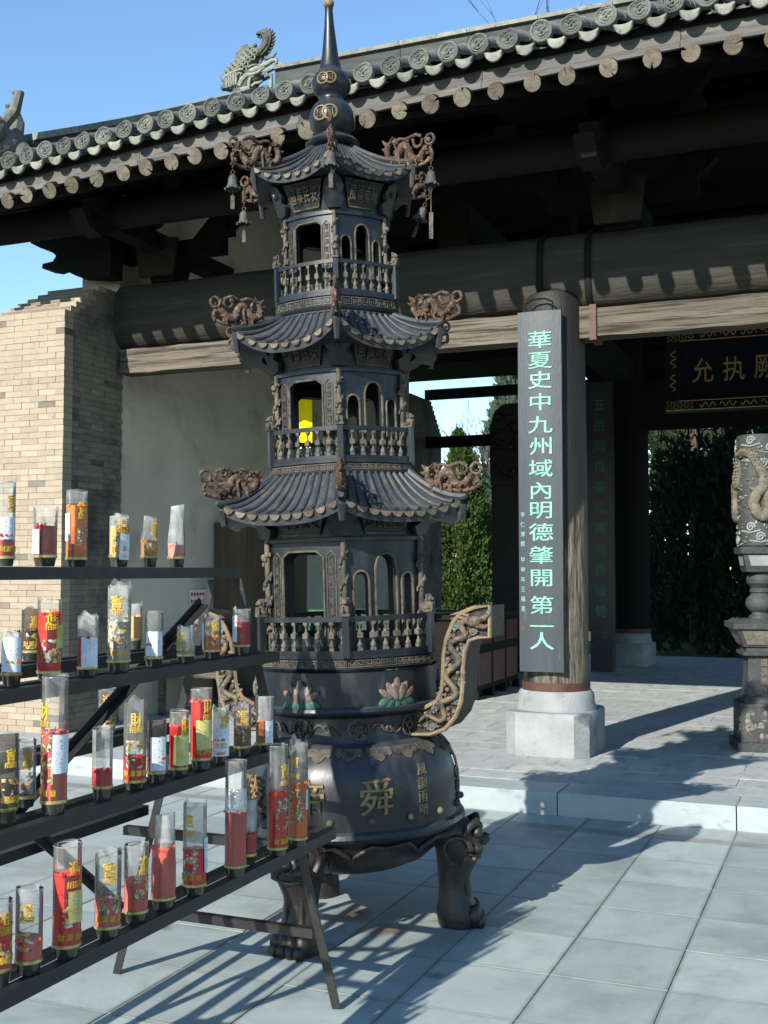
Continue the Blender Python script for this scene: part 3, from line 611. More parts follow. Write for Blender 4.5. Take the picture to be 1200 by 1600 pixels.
# eave: rafters, fascia, tiles.  The old eave sags towards its end.
def ek(x): return .986 + .0052 * max(0.0, -1.0 - x)
def ey(x): return 7.3 * ek(x)
def ez(x):
    k = ek(x); t = max(0.0, -1.0 - x / k); return EYE + (5.268 - .031 * t - .0042 * t * t - EYE) * k
SLOPE = .36
def roofz(x, y, rear=False):        # top of the roof deck, concave, rising to the ridge
    t = (y - ey(x)) / (13.4 - ey(x)); t = max(0, min(1, t)); return (5.3 if rear else ez(max(x, -9))) + lerp(0, 8.1 - 5.2, .78 * t + .22 * t * t) - .09
roof = MB(); nx, ny = 30, 14
X0, X1 = -8.0, 6.2
vs = []
for i in range(nx + 1):
    x = lerp(X0, X1, i / nx)
    for j in range(2 * ny + 1):
        y = lerp(ey(x) + .12, 13.5, j / ny) if j <= ny else lerp(13.5, 19.7 - .02, (j - ny) / ny); yy = y if y <= 13.5 else 27 - y
        vs.append((x, y, (roofz(x, yy, y > 13.5) if y != 13.5 else roofz(x, yy)) - .02))
m_ = 2 * ny + 1; nb = len(vs)
vs += [(a, b, c - .06) for a, b, c in vs]
fs = []
for i in range(nx):
    for j in range(2 * ny):
        a = i * m_ + j; fs += [(a, a + m_, a + m_ + 1, a + 1), (nb + a, nb + a + 1, nb + a + m_ + 1, nb + a + m_)]
for i in range(nx):
    for j in (0, 2 * ny):
        a = i * m_ + j; fs.append((a, nb + a, nb + a + m_, a + m_))
for j in range(2 * ny):
    for i in (0, nx):
        a = i * m_ + j; fs.append((a, a + 1, nb + a + 1, nb + a))
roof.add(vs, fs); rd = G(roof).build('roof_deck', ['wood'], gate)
# rafter positions measured along the eave
rx = [-6.406, -6.207, -5.978, -5.749, -5.524, -5.275, -5.052, -4.813, -4.598, -4.382, -4.135, -3.889, -3.651, -3.4, -3.16, -2.92, -2.682, -2.446, -2.195, -1.943, -1.693, -1.412, -1.141, -.895, -.633]
rx = [-6.406 - .22 * k for k in range(12, 0, -1)] + rx + [-.633 + .25 * k for k in range(1, 12)]
rx = [x * ek(x) for x in rx if x * ek(x) > X0 + .1]
def rafter(x, rr):
    n = 18; th = rr.uniform(0, 2 * pi); w = rr.uniform(.06, .2); deep = rr.uniform(.05, .5); R = .063 * rr.uniform(.92, 1.06)
    poly = [(R * cos(th + w + (2 * pi - 2 * w) * k / n) * rr.uniform(.97, 1.02), R * sin(th + w + (2 * pi - 2 * w) * k / n)) for k in range(n + 1)] + [(R * deep * cos(th), R * deep * sin(th))]
    q = MB(); q.prism(poly, 0, 2.3); q.m = [1] + [0] * (len(q.f) - 1)
    z = ez(x) - .318
    Rm = Matrix.Rotation(math.atan(.42), 4, 'X')
    q.xf(Rm)
    return q.build('rafter', ['woody', 'endgrain'], gate, 0, (x - GL.x + rr.uniform(-.01, .01), ey(x) + .06 - GL.y + rr.uniform(-.015, .01), z + rr.uniform(-.006, .006)))
rr = random.Random(9)
for x in rx: rafter(x, rr)
# fascia boards, butted end to end
fx = [-7.95, -6.5, -5.2, -3.75, -2.3, -.95, .6, 2.2, 3.6]
for a, b in zip(fx[:-1], fx[1:]):
    q = MB(); k = 8; vs = []
    for i in range(k + 1):
        x = lerp(a + .002, b - .002, i / k); z1 = ez(x) - .085; z0 = ez(x) - .258
        vs += [(x, ey(x) + .13, z0), (x, ey(x) + .13, z1), (x, ey(x) + .20, z1 + .03), (x, ey(x) + .20, z0 + .03)]
    fs = [(0, 1, 2, 3), tuple(k * 4 + t for t in (3, 2, 1, 0))]
    for i in range(k):
        for t in range(4): fs.append((i * 4 + t, i * 4 + (t + 1) % 4, i * 4 + 4 + (t + 1) % 4, i * 4 + 4 + t))
    q.add(vs, fs); G(q).build('fascia_board', 'fascia', gate, 0)
    q = MB(); vs = []                                   # narrow batten along the lower edge, standing proud
    for i in range(k + 1):
        x = lerp(a + .002, b - .002, i / k); z0 = ez(x) - .262
        vs += [(x, ey(x) + .10, z0), (x, ey(x) + .10, z0 + .045), (x, ey(x) + .127, z0 + .045), (x, ey(x) + .127, z0)]
    q.add(vs, fs); G(q).build('eave_batten', 'fascia', gate, 0)
# round tile ends with a beast face, barrel tiles, drip tiles
tx = [-6.363, -6.172, -5.987, -5.799, -5.611, -5.419, -5.217, -5.019, -4.831, -4.632, -4.42, -4.212, -4.0, -3.806, -3.598, -3.385, -3.172, -2.958, -2.744, -2.526, -2.304, -2.095, -1.862, -1.658, -1.424, -1.204, -.994]
tx = [-6.363 - .19 * k for k in range(14, 0, -1)] + tx + [-.994 + .215 * k for k in range(1, 16)]
tx = [x * ek(x) for x in tx if x * ek(x) > X0 + .08]
def tile_end_mesh(seed=0):
    q = MB(); a = len(q.v)
    q.lathe([(0, .0), (.066, .0), (.070, .004), (.070, .05), (.0, .05)], 28)          # z -> thickness
    q.torus((0, 0, -.002), .062, .0085, 'Z', 28, 6); q.torus((0, 0, -.001), .047, .004, 'Z', 24, 5)
    # beast face: brow, eyes, nose, cheeks, jaw (drawn in x-y, up is +y)
    for s in (-1, 1):
        q.ball((s * .017, .012, -.004), (.008, .007, .006), 8, 5); q.tube([(s * .006, .018, -.003), (s * .018, .025, -.004), (s * .03, .018, -.002)], .0045, 5)
        q.ball((s * .024, -.009, -.002), (.012, .011, .006), 8, 5); q.tube([(s * .03, .02, 0), (s * .036, .032, 0)], [.006, .002], 5)
    q.ball((0, -.002, -.006), (.008, .013, .009), 8, 6); q.ball((0, .03, -.002), (.012, .008, .005), 8, 5)
    q.tube([(-.02, -.022, -.002), (-.008, -.028, -.004), (.008, -.028, -.004), (.02, -.022, -.002)], .005, 6)
    q.tube([(-.028, -.03, 0), (-.012, -.042, -.001), (.012, -.042, -.001), (.028, -.03, 0)], .0035, 5)
    rz = random.Random(seed); q.v = [(x * 1.08, z + rz.uniform(-.0012, .0012), y * 1.08) for x, y, z in q.v]
    if seed: q.v = [(x, y + max(0, (x * cos(seed * 2.1) + z * sin(seed * 2.1) - .055)) * 1.2, z) for x, y, z in q.v]      # a chipped rim
    q.f = [tuple(reversed(f)) for f in q.f]
    return q.mesh('tile_end', 'clay', 40)
def barrel_mesh(L=1.5, r=.07):
    q = MB(); vs, fs = [], []; n = 10
    for i in range(2):
        for j in range(n + 1):
            a = pi * 1.1 * j / n - .05 * pi; vs.append((r * cos(a), i * L, r * sin(a)))
        for j in range(n + 1):
            a = pi * 1.1 * j / n - .05 * pi; vs.append(((r - .014) * cos(a), i * L, (r - .014) * sin(a)))
    m2 = 2 * (n + 1)
    for j in range(n): fs += [(j, j + 1, m2 + j + 1, m2 + j), (n + 1 + j + 1, n + 1 + j, m2 + n + 1 + j, m2 + n + 2 + j), (j + 1, j, n + 1 + j, n + 2 + j)]
    q.add(vs, fs)
    for k in range(1, 5): q.torus((0, k * L / 5, 0), r + .001, .006, 'Y', 14, 5, a0=0, a1=pi)
    return q.mesh('barrel_tile', 'clay', 50)
def drip_mesh():
    q = MB(); n = 10; vs = []
    for i in range(n + 1):                     # crescent lip, hanging
        t = i / n * 2 - 1; x = t * .072; top = -.012 + .022 * t * t; bot = top - .052 * (1 - t * t) ** .6 - .012
        vs += [(x, 0, bot), (x, -.01, (bot + top) / 2), (x, 0, top), (x, .02, top), (x, .02, bot)]
    fs = []
    for i in range(n):
        for k in range(5): fs.append((i * 5 + k, i * 5 + (k + 1) % 5, i * 5 + 5 + (k + 1) % 5, i * 5 + 5 + k))
    fs += [(4, 3, 2, 1, 0), tuple(n * 5 + k for k in range(5))]
    q.add(vs, fs); a = len(q.v)
    vs = []                                    # the pan tile behind it
    for i in range(n + 1):
        t = i / n * 2 - 1; x = t * .088; top = -.012 + .022 * t * t; vs += [(x, .004, top - .002), (x, .5, top + .19)]
    q.add(vs, [(2 * i, 2 * i + 2, 2 * i + 3, 2 * i + 1) for i in range(n)])
    return q.mesh('drip_tile', 'claylight', 50)
TES, BA, DR = [tile_end_mesh(k) for k in range(5)], barrel_mesh(), drip_mesh()
rr = random.Random(4); pit = math.atan(.42)
for i, x in enumerate(tx):
    z = ez(x); up = 0
    b = obj('barrel_tile', BA, gate, (x - GL.x, ey(x) + .045 - GL.y, z + up), (pit, 0, 0))
    e = obj('tile_end', rr.choice(TES), gate, (x - GL.x, ey(x) - GL.y + rr.uniform(-.006, .006), z + up + rr.uniform(-.004, .004)), (rr.uniform(-.04, .08), rr.uniform(-.12, .12), rr.uniform(-.08, .08)))
    if i + 1 < len(tx):
        xm = (x + tx[i + 1]) / 2; obj('drip_tile', DR, gate, (xm - GL.x, ey(xm) + .015 - GL.y, ez(xm) - .058 + up), (rr.uniform(-.1, .1), rr.uniform(-.06, .06), rr.uniform(-.05, .05)))
# upper courses of the two slopes, joined: too flat to the eye to be told apart
q = MB()
for x in tx:
    if x < X0: continue
    for sgn in (0, 1):
        pts = []
        for j in range(8):
            y = lerp(ey(x) + 1.5, 13.4, j / 7); z = roofz(x, y, sgn) + .075; pts.append((x, y if not sgn else 27 - y, z))
        q.tube(pts, .065, 6, caps=False)
for i in range(len(tx)):                         # rear eave ends with hanging drip tiles
    x = tx[i] 
    q.cyl((x, 19.72, 5.3), (x, 18.2, 5.9), .07, None, 8); xm = x + .1
    q.prism([(xm - .07, 5.26), (xm - .05, 5.20), (xm, 5.16), (xm + .05, 5.20), (xm + .07, 5.26)], 19.66, 19.7)
stuff(G(q).build('upper_roof_tiles', 'clay', gate))
# main ridge of stacked flat tiles with a rounded coping, and the verge ridge that runs down to the left
def ridge(pts, w, layers, name):
    root = None
    for k, (dz0, dz1, ww, m) in enumerate(layers):
        for s in range(len(pts) - 1):
            a, b = Vector(pts[s]), Vector(pts[s + 1]); d = (b - a); d.z = 0; d.normalize(); nrm = Vector((-d.y, d.x, 0)) * ww / 2
            g_ = .004
            a2, b2 = a.lerp(b, .004), b.lerp(a, .004)
            q = MB(); vs = []
            for p in (a2, b2): vs += [p - nrm + Vector((0, 0, dz0)), p + nrm + Vector((0, 0, dz0)), p + nrm + Vector((0, 0, dz1)), p - nrm + Vector((0, 0, dz1))]
            q.add(vs, [(3, 2, 1, 0), (4, 5, 6, 7)] + [(t, (t + 1) % 4, 4 + (t + 1) % 4, 4 + t) for t in range(4)])
            G(q).build(name, m, gate, 0)
rp_ = [(x, 13.5, 8.0 + .00 * x) for x in [-7.12 + .92 * k for k in range(14)]]
ridge(rp_, .3, [(-.2, .12, .34, 'ridgeclay'), (.12, .2, .28, 'clay'), (.2, .40, .24, 'ridgeclay'), (.40, .455, .34, 'claylight')], 'ridge_tile')
vp = [(-7.6, y, roofz(-7.6, y) + .06) for y in (13.45, 12.7, 11.9, 11.1, 10.3, 9.6, 8.95)]
vp = [(x, y, 5.83 + .47 * (y - 8.98) + .008 * (y - 8.98) ** 2) for x, y, z in vp]
ridge(vp, .26, [(-.55, .0, .3, 'ridgeclay'), (.0, .09, .24, 'ridgeclay'), (.09, .16, .34, 'claylight')], 'verge_tile')

# dragon-fish at the end of the main ridge: points given across (x) and up (y, downwards) its flank, then scaled to metres
def fm(x, y, side=0.0): return Vector(((x - 600) * .001005, side, (1100 - y) * .00087))
FX, FY, FZ = -7.49, 13.44, 8.21
def F(mb): mb.v = [(FX + x, FY + y, FZ + z) for x, y, z in mb.v]; return G(mb)
def ft(mb, pts, rs, side=0.0, n=8, mi=0, flat=1.0): mb.tube([fm(x, y, side) for x, y in pts], [r * .00095 for r in rs] if hasattr(rs, '__len__') else rs * .00095, n, mi, flat=flat)
q = MB()
ax = [(690, 470), (610, 520), (540, 590), (470, 670), (400, 750), (330, 840), (270, 930), (240, 1040)]
ft(q, ax, [50, 105, 145, 165, 170, 160, 135, 110], 0, 14, flat=.8)
q.ball(fm(480, 960), (.17, .13, .16), 12, 8); q.ball(fm(600, 900), (.15, .13, .12), 12, 8); q.ball(fm(450, 1080), (.16, .13, .12), 12, 8)
q.rough(.004, 2); fb = F(q).build('ridge_dragonfish', 'clay', gate); fb['label'] = 'scaly dragon-fish ornament biting the ridge end'
q = MB()
for side in (-1, 1):                                  # overlapping scales, each a dished disc standing proud
    for i in range(8):
        for j in range(6):
            t = i / 7; px = lerp(640, 300, t); py = lerp(510, 860, t); o_ = (j + (i % 2) * .5 - 2.7) * 52
            if abs(o_) > lerp(95, 150, t): continue
            w = sqrt(max(0, 1 - (o_ / lerp(135, 178, t)) ** 2)); rad = lerp(120, 160, t) * .00095 * .8
            c = fm(px + o_ * .62, py + o_ * .62 * 1.1, side * (rad * w + .0)); c = c + Vector((0, side * .016, 0)); q.torus(c, .030, .011, 'Y', 9, 5)
F(q).build('scales', 'claylight', fb)
q = MB()                                              # head: snout hooked over, open jaws, eye, beaded brow, throat folds
for sd in (-.10, .10):
    ft(q, [(540, 880), (620, 830), (740, 800), (850, 765), (940, 725), (1000, 725), (1010, 775), (960, 800)], [34, 44, 40, 36, 34, 30, 24, 10], sd * .75)
    ft(q, [(450, 1060), (500, 960), (570, 905), (650, 905), (730, 890), (800, 850), (850, 835)], [42, 46, 38, 26, 24, 22, 10], sd * 1.1)
    ft(q, [(480, 1120), (600, 1110), (600, 1020), (620, 950), (680, 930)], [40, 34, 28, 24, 10], sd * 1.05)
    ft(q, [(640, 1090), (690, 1050), (760, 1055), (800, 1030), (810, 1050)], [24, 22, 20, 16, 6], sd)
    q.ball(fm(670, 845, sd * 1.15), (.045, .028, .034), 12, 8); 
    for k in range(9): q.ball(fm(590 + k * 20, 775 - 22 * sin(pi * k / 8), sd * 1.05), (.014, .018, .016), 6, 4)
    for k in range(5): q.cyl(fm(770 + k * 22, 880 + 6 * k, sd * .8), fm(776 + k * 22, 925 + 8 * k, sd * .8), .014, .004, 6)
    for k in range(3): q.cyl(fm(720 + k * 30, 1050, sd * .8), fm(724 + k * 30, 1010, sd * .8), .013, .004, 6)
    for k in range(5): ft(q, [(250 + k * 42, 880 - k * 8), (262 + k * 42, 960), (256 + k * 42, 1050)], [16, 20, 12], sd * (1.2 + .1 * k), 6)
    ft(q, [(240, 870), (340, 840), (460, 800), (520, 810)], [18, 22, 22, 10], sd * 1.35, 7)
    ft(q, [(420, 900), (460, 860), (500, 870), (480, 920)], [20, 20, 16, 8], sd * 1.4, 7)
ft(q, [(880, 910), (880, 1120)], [30, 34], 0, 8)
F(q).build('head', 'claylight', fb)
q = MB()                                              # plume of the tail with a serrated crest
out_ = [(690, 590), (760, 585), (830, 520), (880, 440), (905, 350), (895, 260), (850, 195), (780, 168), (705, 185), (665, 228), (720, 228), (765, 262), (775, 330), (745, 400), (715, 480)]
q.prism([((x - 600) * .001005, (1100 - y) * .00087) for x, y in out_], -.055, .055)
ft(q, [(700, 560), (760, 500), (830, 420), (850, 320), (820, 240), (740, 205)], [40, 46, 42, 36, 28, 14], -.05); ft(q, [(700, 560), (760, 500), (830, 420), (850, 320), (820, 240), (740, 205)], [40, 46, 42, 36, 28, 14], .05)
for x, y, dx, dy in ((840, 530, 30, 10), (870, 480, 40, 0), (895, 430, 42, -10), (908, 375, 45, -18), (908, 320, 45, -24), (900, 265, 42, -32), (878, 222, 34, -40), (845, 190, 26, -42), (800, 170, 12, -40), (755, 168, -4, -36), (712, 182, -18, -30), (700, 240, -34, 26), (730, 255, -22, 36)):
    q.cyl(fm(x - dx * .3, y - dy * .3), fm(x + dx, y + dy), .03, .006, 6)
F(q).build('tail', 'clay', fb)
q = MB()
for k in range(8):
    a = lerp(1.75, 3.2, k / 7); q.cyl(fm(530, 530), fm(530 + 200 * cos(a), 530 - 190 * sin(a)), .022, .026, 6)
F(q).build('fin', 'clay', fb); q = MB()
ft(q, [(740, 390), (735, 500), (718, 620), (700, 760)], [12, 22, 24, 18], 0); ft(q, [(790, 620), (850, 635), (910, 618), (950, 575), (960, 535)], [34, 30, 24, 16, 6], 0)
F(q).build('fin', 'clay', fb); q = MB()
ft(q, [(180, 890), (120, 850), (90, 800), (85, 740)], [24, 20, 14, 5], 0); ft(q, [(190, 900), (175, 800)], [20, 8], 0); q.ball(fm(140, 970), (.045, .06, .045), 10, 7); q.ball(fm(600, 410), .04, 8, 6); q.ball(fm(635, 380), .03, 8, 6)
F(q).build('fin', 'clay', fb)
# beast at the foot of the verge ridge
q = MB(); q.ball((0, 0, .12), (.16, .22, .14), 12, 8); q.ball((0, -.2, .2), (.12, .14, .13), 10, 7)
q.tube([(0, .05, .2), (0, .1, .36), (0, .02, .5), (0, -.06, .46)], [.1, .08, .05, .02], 8)
q.tube([(.05, -.14, .28), (.16, -.12, .38), (.2, -.1, .54), (.12, -.1, .56)], [.06, .06, .05, .02], 8)
q.tube([(-.05, -.14, .28), (-.1, -.12, .42), (-.12, -.1, .54)], [.05, .04, .01], 8)
q.tube([(0, -.3, .22), (0, -.42, .26), (0, -.46, .34)], [.08, .06, .02], 8)
for s in (-1, 1): q.ball((s * .08, -.26, .26), .03, 7, 5); q.ball((s * .14, .05, .05), (.08, .12, .1), 8, 6)
q.v = [(-7.6 + x * .95, 8.75 + y * .95, 5.66 + z * 1.1) for x, y, z in q.v]; vb = G(q).build('verge_beast', 'clay', gate); vb['label'] = 'crouching beast at the foot of the verge ridge'

# ------------------------------------------------------------------ the iron incense tower
RZ = YAW + radians(1.45)
burner = thing('incense_burner', 'black three-tiered pagoda incense burner of cast iron on clawed legs', 'incense burner', (-2.13, 4.82, 0), RZ)
LEAN = (0, -.0302, 0)
def BP(mb, name, mats, sm=40): return mb.build(name, mats, burner, sm, (0, 0, 0), LEAN)
def SP(mb, name, mats, parent, sm=40): return mb.build(name, mats, parent, sm)
def hexr(ph, a, bl=.5):
    d = math.degrees(ph) % 60; d = min(d, 60 - d)          # angle from nearest corner
    return (1 - bl) * a * cos(radians(30)) / cos(radians(30 - d)) + bl * a * .955
def P(ph, r, z): return (r * sin(ph), -r * cos(ph), z)
def hexlathe(mb, prof, n=72, mi=0, bl=.5):
    return mb.lathe(prof, n, mi, rad=lambda a: hexr(a, 1, bl))
def wrap(rfun, zc=0):     # maps flat (s, y, z): s = arc length, -y = outward
    def f(s, y, z):
        r = rfun(z); a = s / r; rr = r - y; return (rr * sin(a), -rr * cos(a), z)
    return f
def hexwrap(a, bl=.5):
    def f(s, y, z):
        ph = s / a; r = hexr(ph, a, bl) - y; return (r * sin(ph), -r * cos(ph), z)
    return f
def meander(mb, s0, s1, z0, z1, h=.004, w=.006, mi=0):
    """greek-key ridges in flat (s, y, z)"""
    H = z1 - z0; u = H * 1.35; n = max(1, int(round((s1 - s0) / u))); u = (s1 - s0) / n
    def seg(x0, zz0, x1, zz1):
        mb.bbox((min(x0, x1) - w / 2, -h, min(zz0, zz1) - w / 2), (max(x0, x1) + w / 2, .002, max(zz0, zz1) + w / 2), mi)
    for k in range(n):
        a = s0 + k * u; f = lambda t: a + t * u; g_ = lambda t: z0 + t * H
        pts = [(.0, .08), (.0, .92), (.8, .92), (.8, .36), (.42, .36), (.42, .6), (.22, .6), (.22, .08), (1.0, .08)]
        for (p, q_), (p2, q2) in zip(pts[:-1], pts[1:]): seg(f(p), g_(q_), f(p2), g_(q2))

# bowl
bowl_prof = [(0, .262), (.14, .265), (.25, .278), (.34, .315), (.41, .375), (.455, .43), (.485, .462), (.512, .47), (.522, .485), (.515, .502), (.497, .512), (.498, .56), (.5, .62), (.498, .68), (.487, .735), (.464, .785), (.432, .825), (.40, .852), (.375, .86)]
def bowl_r(z):
    pr = bowl_prof[8:]
    for (r0, z0), (r1, z1) in zip(pr[:-1], pr[1:]):
        if z0 <= z <= z1: return lerp(r0, r1, (z - z0) / (z1 - z0))
    return pr[-1][0] if z > .8 else pr[0][0]
b = MB(); b.lathe(bowl_prof, 64); bowl = BP(b, 'bowl', 'iron', 30)
for ch, ph, sc_ in (('舜', 12.5, .15), ('帝', -20, .15), ('陵', -56, .15)):
    q = MB(); put_glyph(q, ch, radians(ph) * .5, .655, sc_ * 1.02, sc_ * 1.05, -.001, .02, .012, depth=.02)
    q.map(wrap(lambda z: bowl_r(z))); SP(q, 'character', 'gold', bowl)
q = MB()
for k, ch in enumerate('風調雨順'): put_glyph(q, ch, radians(38) * .5, .745 - k * .056, .05, .054, 0, .02, .008, depth=.012)
q.map(wrap(lambda z: bowl_r(z))); SP(q, 'inscription', 'trim', bowl)
q = MB()
for k, ch in enumerate('國泰民安'): put_glyph(q, ch, radians(72) * .5, .745 - k * .056, .05, .054, 0, .02, .008, depth=.012)
q.map(wrap(lambda z: bowl_r(z))); SP(q, 'inscription', 'iron', bowl)
st = MB(); st.ball((0, 0, 0), (.016, .016, .016), 10, 7); stm = st.mesh('stud', 'trim')
for k in range(18): obj('stud', stm, bowl, P(radians(-10 + 20 * k), .503, .555))
q = MB()                                             # collar of cloud-edged petals on the shoulder
for k in range(21):
    c = radians(360 / 21 * k) * .46
    poly = [(-.078, .06), (-.08, .02), (-.062, .0), (-.045, .012), (-.022, -.02), (0, -.035), (.022, -.02), (.045, .012), (.062, 0), (.08, .02), (.078, .06)]
    a = len(q.v); q.prism([(c + x * .76, .812 + z * .55) for x, z in poly], -.006, .004)
q.map(lambda s, y, z: (lambda r, a: ((r - y) * sin(a), -(r - y) * cos(a), z))(bowl_r(min(z, .85)), s / .46)); SP(q, 'shoulder_collar', ['trim'], bowl)
q = MB()                                             # wavy ridge under the rim
pts = []
for k in range(240):
    a = 2 * pi * k / 240; w = abs(sin(a * 4.5)) ** .5; z = .40 + .05 * w - .02 * abs(cos(a * 9)); r = lerp(.385, .478, (z - .34) / .12) + .012; pts.append(P(a, min(r, .48), z))
q.tube(pts, .010, 6, closed=True)
SP(q, 'wave_ridge', 'legiron', bowl)
# neck
b = MB(); b.lathe([(.375, .855), (.366, .87), (.362, .92), (.368, .965), (.40, .985), (.43, .99), (.437, 1.0), (.432, 1.012), (.418, 1.018), (.41, 1.02)], 64); neck = BP(b, 'neck', 'iron', 30)
for k in range(9):
    c = radians(-33 + 40 * k) * .364
    q = MB()
    q.tube([(c + .045 * cos(t * pi / 12), -.004, .918 + .045 * sin(t * pi / 12)) for t in range(24)], .005, 5, closed=True)
    for o_ in (0, 1):
        q.tube([(c + .036 * cos(pi / 2 + o_ * pi + t * 2 * pi / 3), -.003, .918 + .036 * sin(pi / 2 + o_ * pi + t * 2 * pi / 3)) for t in range(3)], .004, 5, closed=True)
    q.tube([(c + .016 * cos(t * pi / 5), -.003, .918 + .016 * sin(t * pi / 5)) for t in range(10)], .004, 5, closed=True)
    for s in (-1, 1):
        sp = []
        for t in range(26):
            u = t / 25; 
            if u < .5: sp.append((c + s * (.05 + u * .13), -.004, .918 + s * .022 * sin(u * 2 * pi)))
            else:
                a = (u - .5) * 2 * 2.2 * pi; rad_ = .022 * (1 - (u - .5) * 1.5); sp.append((c + s * (.105 + .012 - rad_ * cos(a) * .9 + .0), -.004, .918 + rad_ * sin(a) * s))
        q.tube(sp, .0045, 5)
    q.map(wrap(lambda z: .364)); SP(q, 'medallion', 'trim', neck)
# drum with lotus flowers
b = MB(); b.lathe([(.412, 1.015), (.414, 1.1), (.412, 1.165), (.418, 1.17)], 64); drum = BP(b, 'drum', 'iron', 30)
for k in range(6):
    c = radians(-29 + 60 * k) * .413; q = MB(); z0 = 1.075
    for i, (dx, dz, w, h, t) in enumerate(((0, .012, .022, .052, 0), (-.03, .004, .018, .045, .5), (.03, .004, .018, .045, -.5), (-.055, -.01, .016, .042, .95), (.055, -.01, .016, .042, -.95), (-.016, .0, .016, .04, .25), (.016, 0, .016, .04, -.25))):
        q.ball((c + dx, -.006 - .006 * (i > 4), z0 + dz), (w, .012, h), 8, 6, 0, Matrix.Rotation(-t, 3, 'Y'))
    for dx, t in ((-.06, 1.2), (-.035, .7), (0, 0), (.035, -.7), (.06, -1.2)):
        q.ball((c + dx, -.004, z0 - .042 - .012 * (1 - abs(dx) / .06)), (.02, .01, .034), 8, 6, 1, Matrix.Rotation(t + pi, 3, 'Y'))
    q.map(wrap(lambda z: .413)); SP(q, 'lotus', ['petal', 'leaf_paint'], drum)

def baluster_mesh(h, s):
    q = MB(); w = .0092 * s
    for z0, z1, r0 in ((0, .10, 1.1), (.44, .62, 1.3), (.9, 1.0, 1.0)): q.box((0, 0, (z0 + z1) / 2 * h), (2 * w * r0, 2 * w * r0, (z1 - z0) * h))
    q.lathe([(w * r_, z * h) for r_, z in ((1.0, .1), (1.35, .16), (1.3, .22), (.7, .3), (.45, .36), (.9, .41), (1.2, .44))], 8)
    q.lathe([(w * r_, z * h) for r_, z in ((1.2, .62), (.9, .65), (.45, .7), (.45, .82), (.9, .88), (1.0, .9))], 8)
    return q.mesh('baluster', 'balu', 35)
def lion_mesh(s):
    q = MB(); q.box((0, 0, .006), (.04, .045, .012)); q.ball((0, .004, .032), (.018, .02, .028), 9, 7); q.ball((0, -.006, .064), (.016, .016, .017), 9, 7); q.ball((0, -.02, .06), (.009, .008, .008), 7, 5)
    for t in (-1, 1):
        q.cyl((t * .011, -.016, .045), (t * .012, -.02, .012), .007, .006, 7); q.ball((t * .017, .01, .02), (.009, .014, .012), 7, 5); q.ball((t * .012, -.002, .078), .006, 6, 4)
        for k in range(4): q.ball((t * .017, .004, .055 + .008 * k), .006, 5, 4)
    q.v = [(x * s, y * s, z * s) for x, y, z in q.v]; return q.mesh('lion_figure', 'trim')
def balcony(zf, zr, r, zb, s, nbal=6):
    """zb..zf fretwork band, zf..zr railing"""
    b = MB(); hexlathe(b, [(r * .8, zb + .004), (r * .985, zb), (r, zb + .012), (r * .99, zb + .016), (r * .99, zf - .014), (r * 1.01, zf - .01), (r * 1.01, zf + .004), (r * .7, zf + .005)])
    bal = BP(b, 'balcony', 'iron', 30)
    q = MB(); meander(q, -pi * r, pi * r, zb + .018, zf - .016, .004, .0045 * s); q.map(hexwrap(r * .99)); SP(q, 'fretwork_band', 'trim', bal, 0)
    q = MB(); w = .014 * s
    for z0, z1 in ((zf + .004, zf + .024 * s), (zr - .022 * s, zr)): hexlathe(q, [(r - w, z0), (r + w * .4, z0), (r + w * .4, z1), (r - w, z1), (r - w, z0)])
    SP(q, 'railing', 'iron', bal, 30)
    h = zr - zf - .046 * s; me = baluster_mesh(h, s)
    pm_ = MB(); pm_.box((0, 0, (zr - zf) / 2), (.03 * s, .03 * s, zr - zf + .008)); pmm = pm_.mesh('post', 'iron', 0); lm = lion_mesh(s * .95)
    for k in range(6):
        for i in range(nbal):
            ph = radians(60 * k + 60 * (i + 1) / (nbal + 1)); rr_ = hexr(ph, r - .005)
            obj('baluster', me, bal, P(ph, rr_, zf + .024 * s), (0, 0, ph))
        ph = radians(60 * k); obj('post', pmm, bal, P(ph, r - .006, zf), (0, 0, ph)); obj('lion_figure', lm, bal, P(ph, r - .006, zr + .003), (0, 0, ph))
    return bal
def arch(x0, x1, zb, zt, kind):
    w = x1 - x0; c = (x0 + x1) / 2
    if kind == 'chamfer':
        e = w * .16; f = lambda x: zt - (max(0, e - (x - x0)) + max(0, e - (x1 - x))) * .75
    else:
        f = lambda x: zt - w * .55 * (1 - sqrt(max(0, 1 - min(1, abs(x - c) / (w / 2)) ** 2)))
    return f
